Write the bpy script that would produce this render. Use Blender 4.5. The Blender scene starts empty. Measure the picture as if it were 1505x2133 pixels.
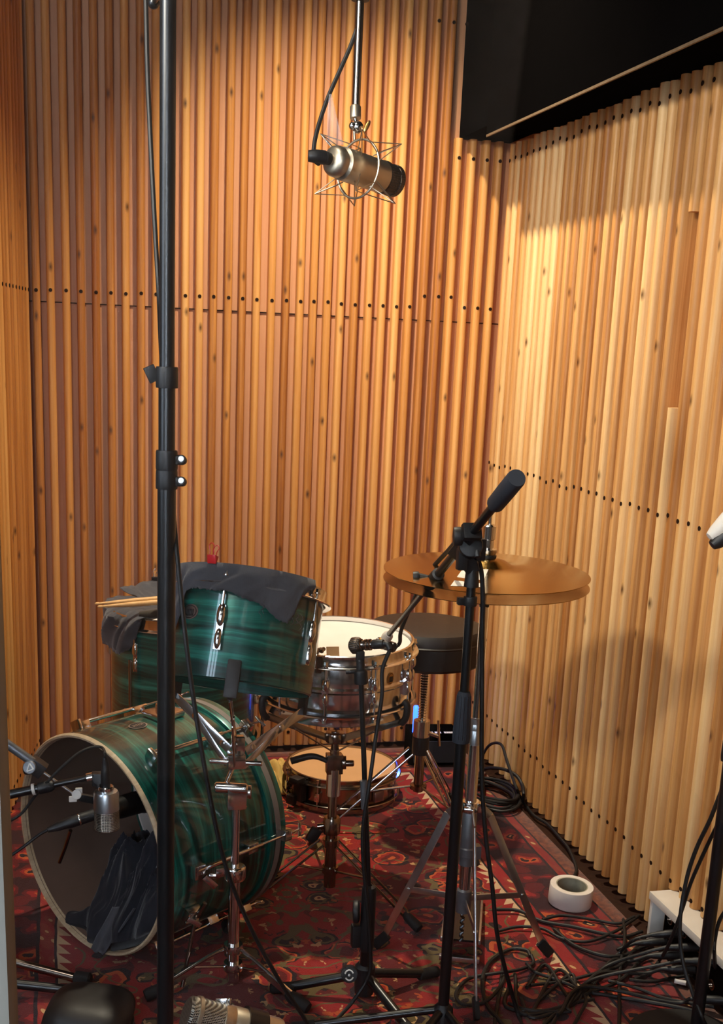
import bpy, bmesh, math, random
from mathutils import Vector as V, Matrix, noise
random.seed(7)
C = bpy.context.scene.collection
PI = math.pi
sin, cos = math.sin, math.cos

# ------------------------------------------------------------------ camera
EYE = V((-1.38650, -3.91957, 1.36231))
FOC, PPX, PPY = 2528.2, 752.5, 1371.44
def basis(yaw, pitch, roll):
    f = V((sin(yaw)*cos(pitch), cos(yaw)*cos(pitch), -sin(pitch)))
    r = V((cos(yaw), -sin(yaw), 0)); d = f.cross(r)
    return cos(roll)*r+sin(roll)*d, -sin(roll)*r+cos(roll)*d, f
RT, DN, FW = basis(0.24834, 0.25282, -0.04419)
cd = bpy.data.cameras.new('camera'); cam = bpy.data.objects.new('camera', cd); C.objects.link(cam)
cam.matrix_world = Matrix(((RT.x, -DN.x, -FW.x, EYE.x), (RT.y, -DN.y, -FW.y, EYE.y), (RT.z, -DN.z, -FW.z, EYE.z), (0, 0, 0, 1)))
cd.sensor_fit = 'HORIZONTAL'; cd.sensor_width = 36; cd.lens = 36*FOC/1505
cd.shift_y = (PPY-1066.5)/1505; cd.shift_x = 0; cd.clip_start = 0.01; cd.clip_end = 50
bpy.context.scene.camera = cam
# survey helpers: where a sight line of the photograph meets a known plane of the room
def ray(px, py): return RT*((px-PPX)/FOC)+DN*((py-PPY)/FOC)+FW
def D(px, py, d): return EYE+ray(px, py)*d
def Z(px, py, z=0.0):
    r = ray(px, py); return EYE+r*((z-EYE.z)/r.z)
def Y(px, py, y=0.0):
    r = ray(px, py); return EYE+r*((y-EYE.y)/r.y)
def X(px, py, x=0.0):
    r = ray(px, py); return EYE+r*((x-EYE.x)/r.x)
def depth(p): return (V(p)-EYE).dot(FW)

# ------------------------------------------------------------------ mesh builder
def frame(axis, up=(0, 0, 1)):
    z = V(axis).normalized(); u = V(up)
    if abs(z.dot(u.normalized())) > .98: u = V((1, 0, 0))
    x = u.cross(z).normalized(); y = z.cross(x)
    return Matrix((x, y, z)).transposed()
def spline(pts, n=8):
    p = [V(a) for a in pts]
    if len(p) < 3: return p
    out = []
    q = [p[0]*2-p[1]]+p+[p[-1]*2-p[-2]]
    for i in range(1, len(q)-2):
        a, b, c, d = q[i-1:i+3]
        for k in range(n):
            t = k/n
            out.append(.5*((2*b)+(c-a)*t+(2*a-5*b+4*c-d)*t*t+(-a+3*b-3*c+d)*t**3))
    out.append(p[-1]); return out
ROOT = {}
class MB:
    def __init__(s): s.v = []; s.f = []; s.m = []; s.r = []; s.u = []; s.cr = 0.0
    def add(s, vs, fs, m=0, us=None):
        n = len(s.v); s.v += [V(a) for a in vs]; s.u += us if us else [0.0]*len(vs)
        for f in fs: s.f.append([n+i for i in f]); s.m.append(m); s.r.append(s.cr)
        return s
    def lathe(s, prof, o=(0, 0, 0), ax=(0, 0, 1), seg=24, m=0, up=(0, 0, 1), a0=0, a1=2*PI):
        R = frame(ax, up); o = V(o); full = abs(a1-a0-2*PI) < 1e-6
        k = seg if full else seg+1
        vs = []; rings = []
        for r, h in prof:
            if r < 1e-7: rings.append([len(vs)]*k); vs.append(o+R@V((0, 0, h)))
            else:
                b = len(vs); rings.append([b+i for i in range(k)])
                for i in range(k):
                    a = a0+(a1-a0)*i/seg; vs.append(o+R@V((r*cos(a), r*sin(a), h)))
        fs = []
        for A, B in zip(rings, rings[1:]):
            for i in range(seg):
                j = (i+1) % k; q = []
                for t in (A[i], A[j], B[j], B[i]):
                    if t not in q: q.append(t)
                if len(q) > 2: fs.append(q)
        return s.add(vs, fs, m)
    def cyl(s, a, b, r, r2=None, seg=14, m=0, cap=True):
        a, b = V(a), V(b); r2 = r if r2 is None else r2; h = (b-a).length
        pr = [(r, 0), (r2, h)]
        if cap: pr = [(0, 0)]+pr+[(0, h)]
        return s.lathe(pr, a, b-a, seg, m)
    def rod(s, a, b, r, seg=14, m=0, bv=.15):
        a, b = V(a), V(b); h = (b-a).length; e = min(r*bv*2, h*.3)
        return s.lathe([(0, 0), (r-e, 0), (r, e), (r, h-e), (r-e, h), (0, h)], a, b-a, seg, m)
    def ball(s, c, r, seg=16, m=0, sc=(1, 1, 1), R=None):
        vs = []; fs = []; n = seg//2; c = V(c); R = R or Matrix.Identity(3)
        for i in range(n+1):
            t = PI*i/n
            for j in range(seg):
                a = 2*PI*j/seg; vs.append(c+R@V((r*sc[0]*sin(t)*cos(a), r*sc[1]*sin(t)*sin(a), r*sc[2]*cos(t))))
        for i in range(n):
            for j in range(seg): fs.append([i*seg+j, i*seg+(j+1) % seg, (i+1)*seg+(j+1) % seg, (i+1)*seg+j])
        return s.add(vs, fs, m)
    def tube(s, pts, r, seg=8, m=0, sub=0, cap=True):
        p = spline(pts, sub) if sub else [V(a) for a in pts]
        n = len(p); rr = r if isinstance(r, (list, tuple)) else None
        t = [(p[min(i+1, n-1)]-p[max(i-1, 0)]).normalized() for i in range(n)]
        nrm = t[0].orthogonal().normalized(); vs = []
        for i in range(n):
            nrm = (nrm-t[i]*nrm.dot(t[i])).normalized(); b = t[i].cross(nrm)
            q = r
            if rr: k = i*(len(rr)-1)/(n-1); j = min(int(k), len(rr)-2); q = rr[j]+(rr[j+1]-rr[j])*(k-j)
            vs += [p[i]+(nrm*cos(2*PI*j/seg)+b*sin(2*PI*j/seg))*q for j in range(seg)]
        fs = [[i*seg+j, i*seg+(j+1) % seg, (i+1)*seg+(j+1) % seg, (i+1)*seg+j] for i in range(n-1) for j in range(seg)]
        if cap: fs += [list(range(seg))[::-1], [(n-1)*seg+j for j in range(seg)]]
        return s.add(vs, fs, m)
    def box(s, c, d, R=None, m=0):
        c = V(c); R = R or Matrix.Identity(3); h = V(d)/2
        vs = [c+R@V((x*h.x, y*h.y, z*h.z)) for z in (-1, 1) for y in (-1, 1) for x in (-1, 1)]
        return s.add(vs, [[0, 2, 3, 1], [4, 5, 7, 6], [0, 1, 5, 4], [2, 6, 7, 3], [0, 4, 6, 2], [1, 3, 7, 5]], m)
    def bar(s, a, b, w, t, up=(0, 0, 1), m=0):
        a, b = V(a), V(b); R = frame(b-a, up); return s.box((a+b)/2, (w, t, (b-a).length), R, m)
    def prism(s, poly, o, ux, uy, un, h, m=0):
        o, ux, uy, un = V(o), V(ux), V(uy), V(un); n = len(poly)
        vs = [o+ux*x+uy*y for x, y in poly]+[o+ux*x+uy*y+un*h for x, y in poly]
        fs = [list(range(n))[::-1], [n+i for i in range(n)]]+[[i, (i+1) % n, n+(i+1) % n, n+i] for i in range(n)]
        return s.add(vs, fs, m)
    def grid(s, rows, m=0, closed=False):
        n = len(rows[0]); vs = [a for r in rows for a in r]; fs = []
        for i in range(len(rows)-1):
            for j in range(n if closed else n-1):
                fs.append([i*n+j, i*n+(j+1) % n, (i+1)*n+(j+1) % n, (i+1)*n+j])
        return s.add(vs, fs, m)
    def build(s, name, mats, parent=None, ang=38, bevel=0, solid=0, sub=0, local=False, label=None):
        inv = ROOT.get(parent.name, Matrix.Identity(4)) if parent and not local else Matrix.Identity(4)
        me = bpy.data.meshes.new(name); me.from_pydata([inv@a for a in s.v], [], s.f)
        for mm in (mats if isinstance(mats, (list, tuple)) else [mats]): me.materials.append(mm)
        me.polygons.foreach_set('material_index', s.m)
        bm = bmesh.new(); bm.from_mesh(me)
        lay = bm.faces.layers.float.new('rnd'); bm.faces.ensure_lookup_table()
        for f, q in zip(bm.faces, s.r): f[lay] = q
        if any(s.u):
            lv = bm.verts.layers.float.new('cross'); bm.verts.ensure_lookup_table()
            for vv, q in zip(bm.verts, s.u): vv[lv] = q
        bmesh.ops.recalc_face_normals(bm, faces=bm.faces)
        if bevel:
            es = [e for e in bm.edges if len(e.link_faces) == 2 and e.calc_face_angle(0) > .6]
            bmesh.ops.bevel(bm, geom=es, offset=bevel, segments=2, affect='EDGES', profile=.6, clamp_overlap=True)
        bm.to_mesh(me); bm.free()
        me.shade_smooth(); me.set_sharp_from_angle(angle=math.radians(ang))
        o = bpy.data.objects.new(name, me); C.objects.link(o)
        if solid:
            md = o.modifiers.new('thick', 'SOLIDIFY'); md.thickness = solid; md.offset = 0
        if sub:
            md = o.modifiers.new('sub', 'SUBSURF'); md.levels = sub; md.render_levels = sub
        if parent: o.parent = parent; ROOT[o.name] = ROOT.get(parent.name, Matrix.Identity(4))
        if label: o['label'] = label
        return o
def tag(o, label, cat, group=None, kind=None):
    o['label'] = label; o['category'] = cat
    if group: o['group'] = group
    if kind: o['kind'] = kind
    return o
def thing(name, label, cat, at=(0, 0, 0), group=None):
    M = at if isinstance(at, Matrix) else Matrix.Translation(V(at))
    o = bpy.data.objects.new(name, None); C.objects.link(o); o.matrix_world = M; o.empty_display_size = .05
    ROOT[o.name] = M.inverted(); return tag(o, label, cat, group)
def struct(o): o['kind'] = 'structure'; return o

# ------------------------------------------------------------------ materials
class NT:
    def __init__(s, name):
        s.mat = bpy.data.materials.new(name); s.mat.use_nodes = True; s.t = s.mat.node_tree
        s.b = s.t.nodes['Principled BSDF']; s.out = s.t.nodes['Material Output']
    def n(s, kind, **kw):
        nd = s.t.nodes.new('ShaderNode'+kind)
        for k, v in kw.items():
            if k in nd.inputs: s.set(nd.inputs[k], v)
            else: setattr(nd, k, v)
        return nd
    def set(s, sock, v):
        if isinstance(v, bpy.types.NodeSocket): s.t.links.new(v, sock)
        elif isinstance(v, bpy.types.Node): s.t.links.new(v.outputs[0], sock)
        else: sock.default_value = v
    def math(s, op, a, b=0, c=0, clamp=False):
        nd = s.t.nodes.new('ShaderNodeMath'); nd.operation = op; nd.use_clamp = clamp
        for i, v in enumerate((a, b, c)): s.set(nd.inputs[i], v)
        return nd.outputs[0]
    def vmath(s, op, a, b=(0, 0, 0)):
        nd = s.t.nodes.new('ShaderNodeVectorMath'); nd.operation = op
        s.set(nd.inputs[0], a); s.set(nd.inputs[1], b); return nd.outputs[0]
    def coord(s, scale=(1, 1, 1), kind='Object'):
        return s.vmath('MULTIPLY', s.n('TexCoord').outputs[kind], scale)
    def noise(s, vec, scale=1, detail=3, rough=.5, dist=0):
        return s.n('TexNoise', Vector=vec, Scale=scale, Detail=detail, Roughness=rough, Distortion=dist).outputs['Fac']
    def ramp(s, fac, stops, interp='LINEAR'):
        nd = s.n('ValToRGB', Fac=fac); cr = nd.color_ramp; cr.interpolation = interp
        while len(cr.elements) < len(stops): cr.elements.new(.5)
        for e, (p, c) in zip(cr.elements, stops): e.position = p; e.color = (*lin(c), 1)
        return nd.outputs['Color']
    def mix(s, fac, a, b, mode='MIX'):
        nd = s.t.nodes.new('ShaderNodeMix'); nd.data_type = 'RGBA'; nd.blend_type = mode
        s.set(nd.inputs[0], fac)
        for i, c in ((6, a), (7, b)): s.set(nd.inputs[i], (*lin(c), 1) if isinstance(c, tuple) and len(c) == 3 else c)
        return nd.outputs[2]
    def sep(s, vec): return s.n('SeparateXYZ', Vector=vec).outputs
    def comb(s, x, y, z): return s.n('CombineXYZ', X=x, Y=y, Z=z).outputs[0]
    def bump(s, h, strength=.3, dist=.002):
        s.set(s.b.inputs['Normal'], s.n('Bump', Height=h, Strength=strength, Distance=dist).outputs[0])
    def p(s, **kw):
        for k, v in kw.items():
            k = k.replace('_', ' ')
            s.set(s.b.inputs[k], (*lin(v), 1) if k in ('Base Color', 'Emission Color') and isinstance(v, tuple) and len(v) == 3 else v)
        return s
def lin(c): return tuple(((x/255+.055)/1.055)**2.4 if x > 10 else x/255/12.92 for x in c)
def plain(name, col, rough=.5, metal=0, var=.12, scale=30, bump=0, coat=0, spec=.5):
    t = NT(name); nz = t.noise(t.coord(), scale, 4, .6)
    k = 1-var
    t.p(Base_Color=t.mix(nz, tuple(x*k for x in col), tuple(min(255, x*(1+var)) for x in col)),
        Roughness=t.math('MULTIPLY_ADD', nz, .14, max(rough-.07, 0.02)), Metallic=metal, Coat_Weight=coat, Specular_IOR_Level=spec)
    if bump: t.bump(t.noise(t.coord(), scale*8, 3), bump, .001)
    return t.mat
def wood(name, axis='z', cols=((150, 84, 36), (196, 124, 62), (222, 160, 96)), varamt=1.0, rough=.48, back=False):
    t = NT(name); rnd = t.n('Attribute', attribute_name='rnd').outputs['Fac']; crs = t.n('Attribute', attribute_name='cross').outputs['Fac']
    o = t.sep(t.n('TexCoord').outputs['Object']); off = t.math('MULTIPLY', rnd, 57.3)
    v = t.comb(t.math('ADD', o[0], off), t.math('ADD', o[1], off), t.math('ADD', o[2], off))
    g1 = t.noise(t.vmath('MULTIPLY', v, (90, 90, 1.6)), 1, 4, .55, .6)
    g2 = t.noise(t.vmath('MULTIPLY', v, (8, 8, .9)), 1, 3, .5)
    g3 = t.noise(t.vmath('MULTIPLY', v, (420, 420, 5)), 1, 2, .5)
    fac = t.math('ADD', t.math('MULTIPLY', g1, .55), t.math('ADD', t.math('MULTIPLY', g2, .35), t.math('MULTIPLY', g3, .18)))
    fac = t.math('ADD', fac, t.math('MULTIPLY', t.math('SUBTRACT', rnd, .5), .42*varamt))
    col = t.ramp(fac, [(.25, cols[0]), (.53, cols[1]), (.85, cols[2])])
    # knots: one every half metre or so along each batten
    vor = t.n('TexVoronoi', voronoi_dimensions='1D', W=t.math('ADD', t.math('MULTIPLY', o[2], 2.1), t.math('MULTIPLY', rnd, 91.7)), Scale=1.0)
    dz = t.math('MULTIPLY', vor.outputs['Distance'], 26)
    cc = t.sep(vor.outputs['Color'])
    dx = t.math('MULTIPLY', t.math('SUBTRACT', crs, t.math('MULTIPLY', t.math('SUBTRACT', cc[1], .5), 1.2)), 1.5)
    d = t.math('SQRT', t.math('ADD', t.math('MULTIPLY', dz, dz), t.math('MULTIPLY', dx, dx)))
    d = t.math('ADD', d, t.math('MULTIPLY', g1, .5))
    kn = t.math('MULTIPLY', t.math('SUBTRACT', 1.25, d, clamp=True), t.math('GREATER_THAN', cc[0], .52), clamp=True)
    if not back: col = t.mix(kn, col, (66, 34, 16))
    t.p(Base_Color=col, Roughness=t.math('MULTIPLY_ADD', g1, .2, rough-.1), Specular_IOR_Level=.35)
    t.bump(t.math('ADD', g1, t.math('MULTIPLY', g3, .5)), .18, .002)
    return t.mat
def emit(name, col, strength):
    t = NT(name); nz = t.noise(t.coord(), 3, 2)
    t.p(Base_Color=(20, 20, 20), Emission_Color=col, Emission_Strength=t.math('MULTIPLY_ADD', nz, strength*.1, strength*.95)); return t.mat
M = {}
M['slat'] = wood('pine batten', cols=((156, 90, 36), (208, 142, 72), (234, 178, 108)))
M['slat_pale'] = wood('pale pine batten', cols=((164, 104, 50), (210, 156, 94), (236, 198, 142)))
M['backing'] = wood('pine backing board', cols=((180, 122, 84), (200, 142, 102), (212, 156, 114)), varamt=.2, back=True)
M['screw'] = plain('dark screw hole', (34, 18, 9), .9, spec=.1)
M['black_paint'] = plain('black painted board', (7, 6, 6), .9, bump=.1, spec=.0)
M['ceiling'] = plain('dark ceiling paint', (46, 42, 38), .85)
M['plaster'] = plain('grey plaster', (120, 112, 104), .85, bump=.15)
M['pale_plaster'] = plain('pale plaster', (196, 190, 180), .85, bump=.15)
M['trim_metal'] = plain('worn edge strip', (96, 80, 62), .5, .2, .35, 60)
M['floor'] = wood('dark floorboards', cols=((40, 22, 14), (60, 34, 20), (84, 50, 30)), back=True)
M['chrome'] = plain('chrome', (222, 222, 222), .15, 1, .04, 8)
M['steel'] = plain('brushed steel', (200, 199, 198), .32, 1, .1, 60)
M['dark_chrome'] = plain('dull chrome', (150, 138, 128), .2, 1, .12, 20)
M['cast'] = plain('grey cast metal', (118, 120, 124), .42, .7, .15, 40, .1)
M['black_metal'] = plain('black tube', (16, 17, 19), .32, .1, .2, 30, spec=.6)
M['black_plastic'] = plain('black plastic', (19, 19, 21), .5, 0, .2, 50, .1)
M['rubber'] = plain('black rubber', (15, 15, 16), .75, 0, .2, 60, .15)
M['grip'] = plain('blue-grey rubber grip', (38, 42, 50), .7, 0, .15, 90, .2)
M['cable'] = plain('black cable jacket', (13, 12, 12), .58, 0, .2, 40)
M['head_white'] = plain('coated white drumhead', (222, 214, 206), .6, 0, .05, 14)
M['head_tan'] = plain('tan drumhead', (206, 158, 108), .55, 0, .06, 10)
M['leather'] = plain('black vinyl', (24, 19, 17), .5, 0, .2, 60, .15)
M['tape_white'] = plain('white cloth tape', (224, 214, 204), .7, 0, .05, 50)
M['paper'] = plain('white paper', (228, 220, 206), .7, 0, .04, 30)
M['card'] = plain('greenish card core', (150, 146, 126), .8, 0, .2, 70)
M['satin_nickel'] = plain('satin nickel', (204, 190, 168), .42, 1, .08, 30)
M['silver'] = plain('satin silver', (190, 196, 200), .33, 1, .06, 30)
M['brass_ring'] = plain('brass', (190, 150, 86), .3, 1, .1, 40)
M['red_clip'] = plain('red enamel', (190, 24, 30), .35, 0, .1, 40)
M['white_paint'] = plain('white painted wood', (214, 206, 196), .5, 0, .06, 20, .05)
M['towel'] = plain('cream cloth', (206, 168, 92), .9, 0, .2, 12, .3)
M['raw_wood'] = wood('pale bearing edge', cols=((176, 154, 124), (206, 186, 156), (222, 206, 180)), back=True)
M['stick'] = wood('hickory stick', cols=((206, 158, 98), (222, 178, 120), (234, 198, 146)), back=True)
M['shell_inside'] = plain('dark brown shell inside', (98, 76, 64), .6, 0, .15, 12)
M['white_mark'] = plain('white print', (226, 226, 222), .6)
M['black_mark'] = plain('black print', (20, 20, 20), .6)
M['dull_tape'] = plain('grey tape', (118, 110, 104), .6)
M['frame_grey'] = plain('grey window frame', (150, 150, 140), .5, 0, .06, 20)
def fabric(name, c1, c2):
    t = NT(name); co = t.coord(); a = t.noise(co, 9, 4, .6); w = t.n('TexWave', Vector=co, Scale=260, Distortion=2, Detail=1).outputs['Fac']
    t.p(Base_Color=t.mix(a, c1, c2), Roughness=.95, Specular_IOR_Level=.15, Sheen_Weight=.25); t.bump(t.math('ADD', t.math('MULTIPLY', w, .4), t.noise(co, 300, 3)), .35, .001); return t.mat
M['cloth'] = fabric('charcoal cloth', (44, 43, 46), (84, 86, 94))
M['cloth_brown'] = fabric('brown black cloth', (46, 40, 34), (70, 62, 50))
M['cloth_black'] = fabric('black cloth', (18, 19, 23), (44, 46, 54))
def oyster(name, bright=1.0, metal=.3, coat=1.0):
    # streaky pearlescent wrap, streaks running round the shell
    t = NT(name); o = t.n('TexCoord').outputs['Object']
    wv = t.vmath('ADD', t.vmath('MULTIPLY', o, (2.2, 2.2, 34)), t.vmath('MULTIPLY', t.n('TexNoise', Vector=t.vmath('MULTIPLY', o, (5, 5, 9)), Scale=1, Detail=3).outputs['Color'], (0, 0, 1.3)))
    a = t.noise(wv, 1.0, 5, .6, .4); b = t.noise(t.vmath('MULTIPLY', wv, (1.5, 1.5, 3.1)), 1, 4, .6)
    f = t.math('ADD', t.math('MULTIPLY', a, .7), t.math('MULTIPLY', b, .35))
    k = lambda c: tuple(min(255, x*bright) for x in c)
    t.p(Base_Color=t.ramp(f, [(.36, k((1, 20, 21))), (.47, k((3, 56, 52))), (.57, k((10, 106, 94))), (.7, k((60, 178, 160)))]), Roughness=.3, Metallic=metal, Coat_Weight=coat, Coat_Roughness=.04)
    return t.mat
M['oyster'] = oyster('green oyster wrap', .92, .3, 1.0)
def cymbal():
    t = NT('cymbal bronze'); o = t.sep(t.n('TexCoord').outputs['Object'])
    r = t.math('SQRT', t.math('ADD', t.math('MULTIPLY', o[0], o[0]), t.math('MULTIPLY', o[1], o[1])))
    g = t.noise(t.comb(t.math('MULTIPLY', r, 420), 0, 0), 1, 3, .6); h = t.noise(t.coord(), 7, 4, .6)
    t.p(Base_Color=t.mix(t.math('MULTIPLY_ADD', g, .4, t.math('MULTIPLY', h, .5)), (128, 94, 44), (186, 150, 84)), Metallic=1.0, Roughness=t.math('MULTIPLY_ADD', g, .16, .09))
    t.bump(g, .25, .0006); return t.mat
M['bronze'] = cymbal()
def mesh_grille(name, col, scale=950):
    t = NT(name); o = t.coord((scale, scale, scale)); s_ = t.sep(o)
    a = t.math('SINE', t.math('ADD', s_[2], t.math('ADD', s_[0], s_[1]))); b = t.math('SINE', t.math('SUBTRACT', s_[2], t.math('ADD', s_[0], s_[1])))
    f = t.math('GREATER_THAN', t.math('MULTIPLY', a, b), -.15)
    t.p(Base_Color=t.mix(f, (26, 24, 22), col), Metallic=t.math('MULTIPLY', f, .9), Roughness=.4); t.bump(t.math('MULTIPLY', a, b), .5, .001); return t.mat
M['grille'] = mesh_grille('silver mesh grille', (168, 160, 146)); M['grille_dark'] = mesh_grille('dark mesh grille', (92, 78, 66), 900)
def glass():
    t = NT('clear window glass'); nt = t.t
    tr = t.n('BsdfTransparent', Color=(.985, .99, .985, 1)); gl = t.n('BsdfGlossy', Roughness=.02)
    fr = t.math('MULTIPLY_ADD', t.math('POWER', t.n('LayerWeight', Blend=.5).outputs['Facing'], 5), .9, .042)
    mx = t.n('MixShader', Fac=fr); nt.links.new(tr.outputs[0], mx.inputs[1]); nt.links.new(gl.outputs[0], mx.inputs[2])
    nt.links.new(mx.outputs[0], t.out.inputs['Surface']); return t.mat
M['glass'] = glass()
M['clear'] = plain('clear plastic pedal edge', (96, 88, 84), .15, .3, .1, 10)
def rug_mat():
    t = NT('persian rug pile'); o = t.sep(t.n('TexCoord').outputs['Object'])
    wob = t.n('TexNoise', Vector=t.coord((9, 9, 1)), Scale=1, Detail=2).outputs['Color']
    w = t.sep(wob)
    x = t.math('ADD', o[0], t.math('MULTIPLY_ADD', w[0], .012, -.006)); y = t.math('ADD', o[1], t.math('MULTIPLY_ADD', w[1], .012, -.006))
    ax = t.math('ABSOLUTE', t.math('ADD', x, .847)); ay = t.math('PINGPONG', t.math('ADD', y, .2), .46)
    d = t.math('MAXIMUM', ax, t.math('ADD', y, .847))
    def orn(sx, sy, seed, scale):
        v = t.comb(t.math('MULTIPLY', ax, sx), t.math('MULTIPLY', ay, sy), seed)
        nz = t.n('TexNoise', Vector=v, Scale=scale*1.6, Detail=2).outputs['Color']
        v2 = t.vmath('ADD', v, t.vmath('MULTIPLY', nz, (.055, .055, 0)))
        return t.n('TexVoronoi', Vector=v2, Scale=scale), v
    vo, v = orn(1, 1, .3, 9.5)
    f = vo.outputs['Distance']; cc = t.sep(vo.outputs['Color'])
    RED, DEEP, ORG, BEI, OLI, NAVY = (146, 26, 24), (92, 14, 16), (186, 84, 40), (206, 164, 112), (98, 84, 50), (24, 16, 24)
    petal = t.ramp(f, [(0, BEI), (.10, ORG), (.16, DEEP), (.27, RED), (.36, ORG), (.41, NAVY), (.5, DEEP)], 'CONSTANT')
    petal2 = t.ramp(f, [(0, DEEP), (.08, BEI), (.13, NAVY), (.24, OLI), (.31, NAVY), (.36, RED), (.52, RED)], 'CONSTANT')
    field = t.mix(t.math('GREATER_THAN', cc[0], .55), petal, petal2)
    v5, _ = orn(1, 1, 8.3, 34); c5 = t.sep(v5.outputs['Color'])
    lf = t.math('MULTIPLY', t.math('LESS_THAN', v5.outputs['Distance'], .36), t.math('GREATER_THAN', c5[2], .30))
    field = t.mix(t.math('MULTIPLY', lf, .85), field, t.mix(t.math('GREATER_THAN', c5[0], .66), t.mix(t.math('GREATER_THAN', c5[1], .5), OLI, NAVY), t.mix(t.math('GREATER_THAN', c5[1], .45), BEI, ORG)))
    vine = t.noise(v, 7, 2, .5, .8); vb = t.math('LESS_THAN', t.math('ABSOLUTE', t.math('SUBTRACT', vine, .5)), .018)
    field = t.mix(vb, field, OLI)
    v3, _ = orn(1, 1, 2.1, 26); spk = t.math('LESS_THAN', v3.outputs['Distance'], .2)
    field = t.mix(t.math('MULTIPLY', spk, .75), field, t.mix(t.math('GREATER_THAN', t.sep(v3.outputs['Color'])[1], .5), BEI, ORG))
    # border motifs
    v4, _ = orn(1, 1, 5.5, 15); f4 = v4.outputs['Distance']
    bord = t.ramp(f4, [(0, BEI), (.09, NAVY), (.2, ORG), (.3, RED), (.42, DEEP), (.6, (44, 12, 18))], 'CONSTANT')
    zig = t.math('PINGPONG', t.math('ADD', ay, ax), .022)
    zz = t.math('GREATER_THAN', t.math('ADD', t.math('SUBTRACT', d, .53), t.math('MULTIPLY', zig, 1.3)), .033)
    zcol = t.mix(zz, RED, (210, 176, 136))
    narrow = t.ramp(t.n('TexVoronoi', Vector=t.comb(t.math('MULTIPLY', d, 30), t.math('MULTIPLY', t.math('ADD', o[1], o[0]), 22), 0), Scale=1).outputs['Distance'], [(0, BEI), (.2, (150, 52, 34)), (.45, RED)], 'CONSTANT')
    outer = t.ramp(t.noise(t.coord((20, 20, 1)), 3, 3), [(.35, (104, 42, 24)), (.6, (150, 72, 38)), (.75, (178, 104, 60))])
    def band(lo, col, new): return t.mix(t.math('GREATER_THAN', d, lo), col, new)
    col = band(.528, field, zcol); col = band(.566, col, NAVY); col = band(.572, col, narrow); col = band(.606, col, NAVY)
    col = band(.614, col, bord); col = band(.738, col, NAVY); col = band(.746, col, narrow); col = band(.772, col, NAVY); col = band(.778, col, outer)
    wear = t.noise(t.coord((14, 14, 1)), 1, 5, .65)
    col = t.mix(t.math('MULTIPLY_ADD', wear, .5, -.08, True), col, (70, 36, 24), 'MIX')
    t.p(Base_Color=col, Roughness=.95, Specular_IOR_Level=.1, Sheen_Weight=.2)
    pile = t.noise(t.coord((420, 420, 1)), 1, 2, .6); t.bump(pile, .5, .003)
    return t.mat
M['rug'] = rug_mat()

# ------------------------------------------------------------------ the room
CEIL = 3.0
M['dark_plaster'] = plain('dark plaster', (30, 27, 25), .9, bump=.1)
def slab(name, c, d, mat):
    return struct(MB().box(c, d).build(name, mat))
def batten(mb, o, ux, un, w, dep, z0, z1, knots=0):
    # rounded front batten standing against a board: o = middle of its front, ux along the wall, un into the room
    mb.cr = random.random(); o, ux, un = V(o), V(ux), V(un)
    prof = [(-w/2, -dep), (-w/2, -dep*.44)]
    for k in range(7):
        a = PI-PI*k/6; prof.append((w/2*.98*cos(a)*.999, -w*.38+w*.38*sin(a)))
    prof += [(w/2, -dep*.44), (w/2, -dep)]
    n = len(prof); lo = [o+ux*x+un*y+V((0, 0, z0)) for x, y in prof]; hi = [o+ux*x+un*y+V((0, 0, z1)) for x, y in prof]
    us = [max(-1, min(1, 2*x/w))+.0001 for x, y in prof]*2
    mb.add(lo+hi, [list(range(n))[::-1], [n+i for i in range(n)]]+[[i, i+1, n+i+1, n+i] for i in range(n-1)], 0, us)
def screw(mb, p, un, r=.0056):
    mb.cyl(V(p)-V(un)*.004, V(p)+V(un)*.0006, r, seg=10, m=2)

SOF, SOFZ = .16, 1.965
rowpx = [75, 105, 137.6, 168.4, 200, 231, 262, 294, 325, 355, 386, 415.6, 445, 476, 505.4, 534.8, 566.3, 596.5, 626, 653.6, 683, 710.6, 739.5, 769.3, 797.4, 825.5, 853, 883.8, 913.2, 939, 966.7, 994.4, 1020.7]
rowy = [604, 604, 605, 607, 609, 610, 612, 611, 613, 614, 616, 617, 618, 620, 622, 624, 626, 626, 628, 628, 629, 633, 635, 636, 637, 639, 639, 617, 618, 619, 641, 642, 644]
mb = MB(); mb.cr = .5
mb.box((-.75, .0555, CEIL/2), (1.62, .045, CEIL), m=1)
mb.cr = .62; mb.box((-.75, .0325, 1.447), (1.62, .006, .003), m=2)          # joint between backing boards
for px, py in zip(rowpx, rowy):
    q = Y(px, py, 0.0); top = CEIL if q.x < -.142-.012 else 2.004
    batten(mb, (q.x, 0, 0), (1, 0, 0), (0, -1, 0), .0238, .035, .013, top)
    screw(mb, q, (0, -1, 0)); screw(mb, (q.x, 0, .062+random.uniform(-.012, .012)), (0, -1, 0)); q.x > -.27 and screw(mb, (q.x, 0, 2.33), (0, -1, 0))
    if top < 2.5: screw(mb, (q.x, 0, 1.945), (0, -1, 0))
struct(mb.build('wall_back', [M['slat'], M['backing'], M['screw']]))

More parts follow.
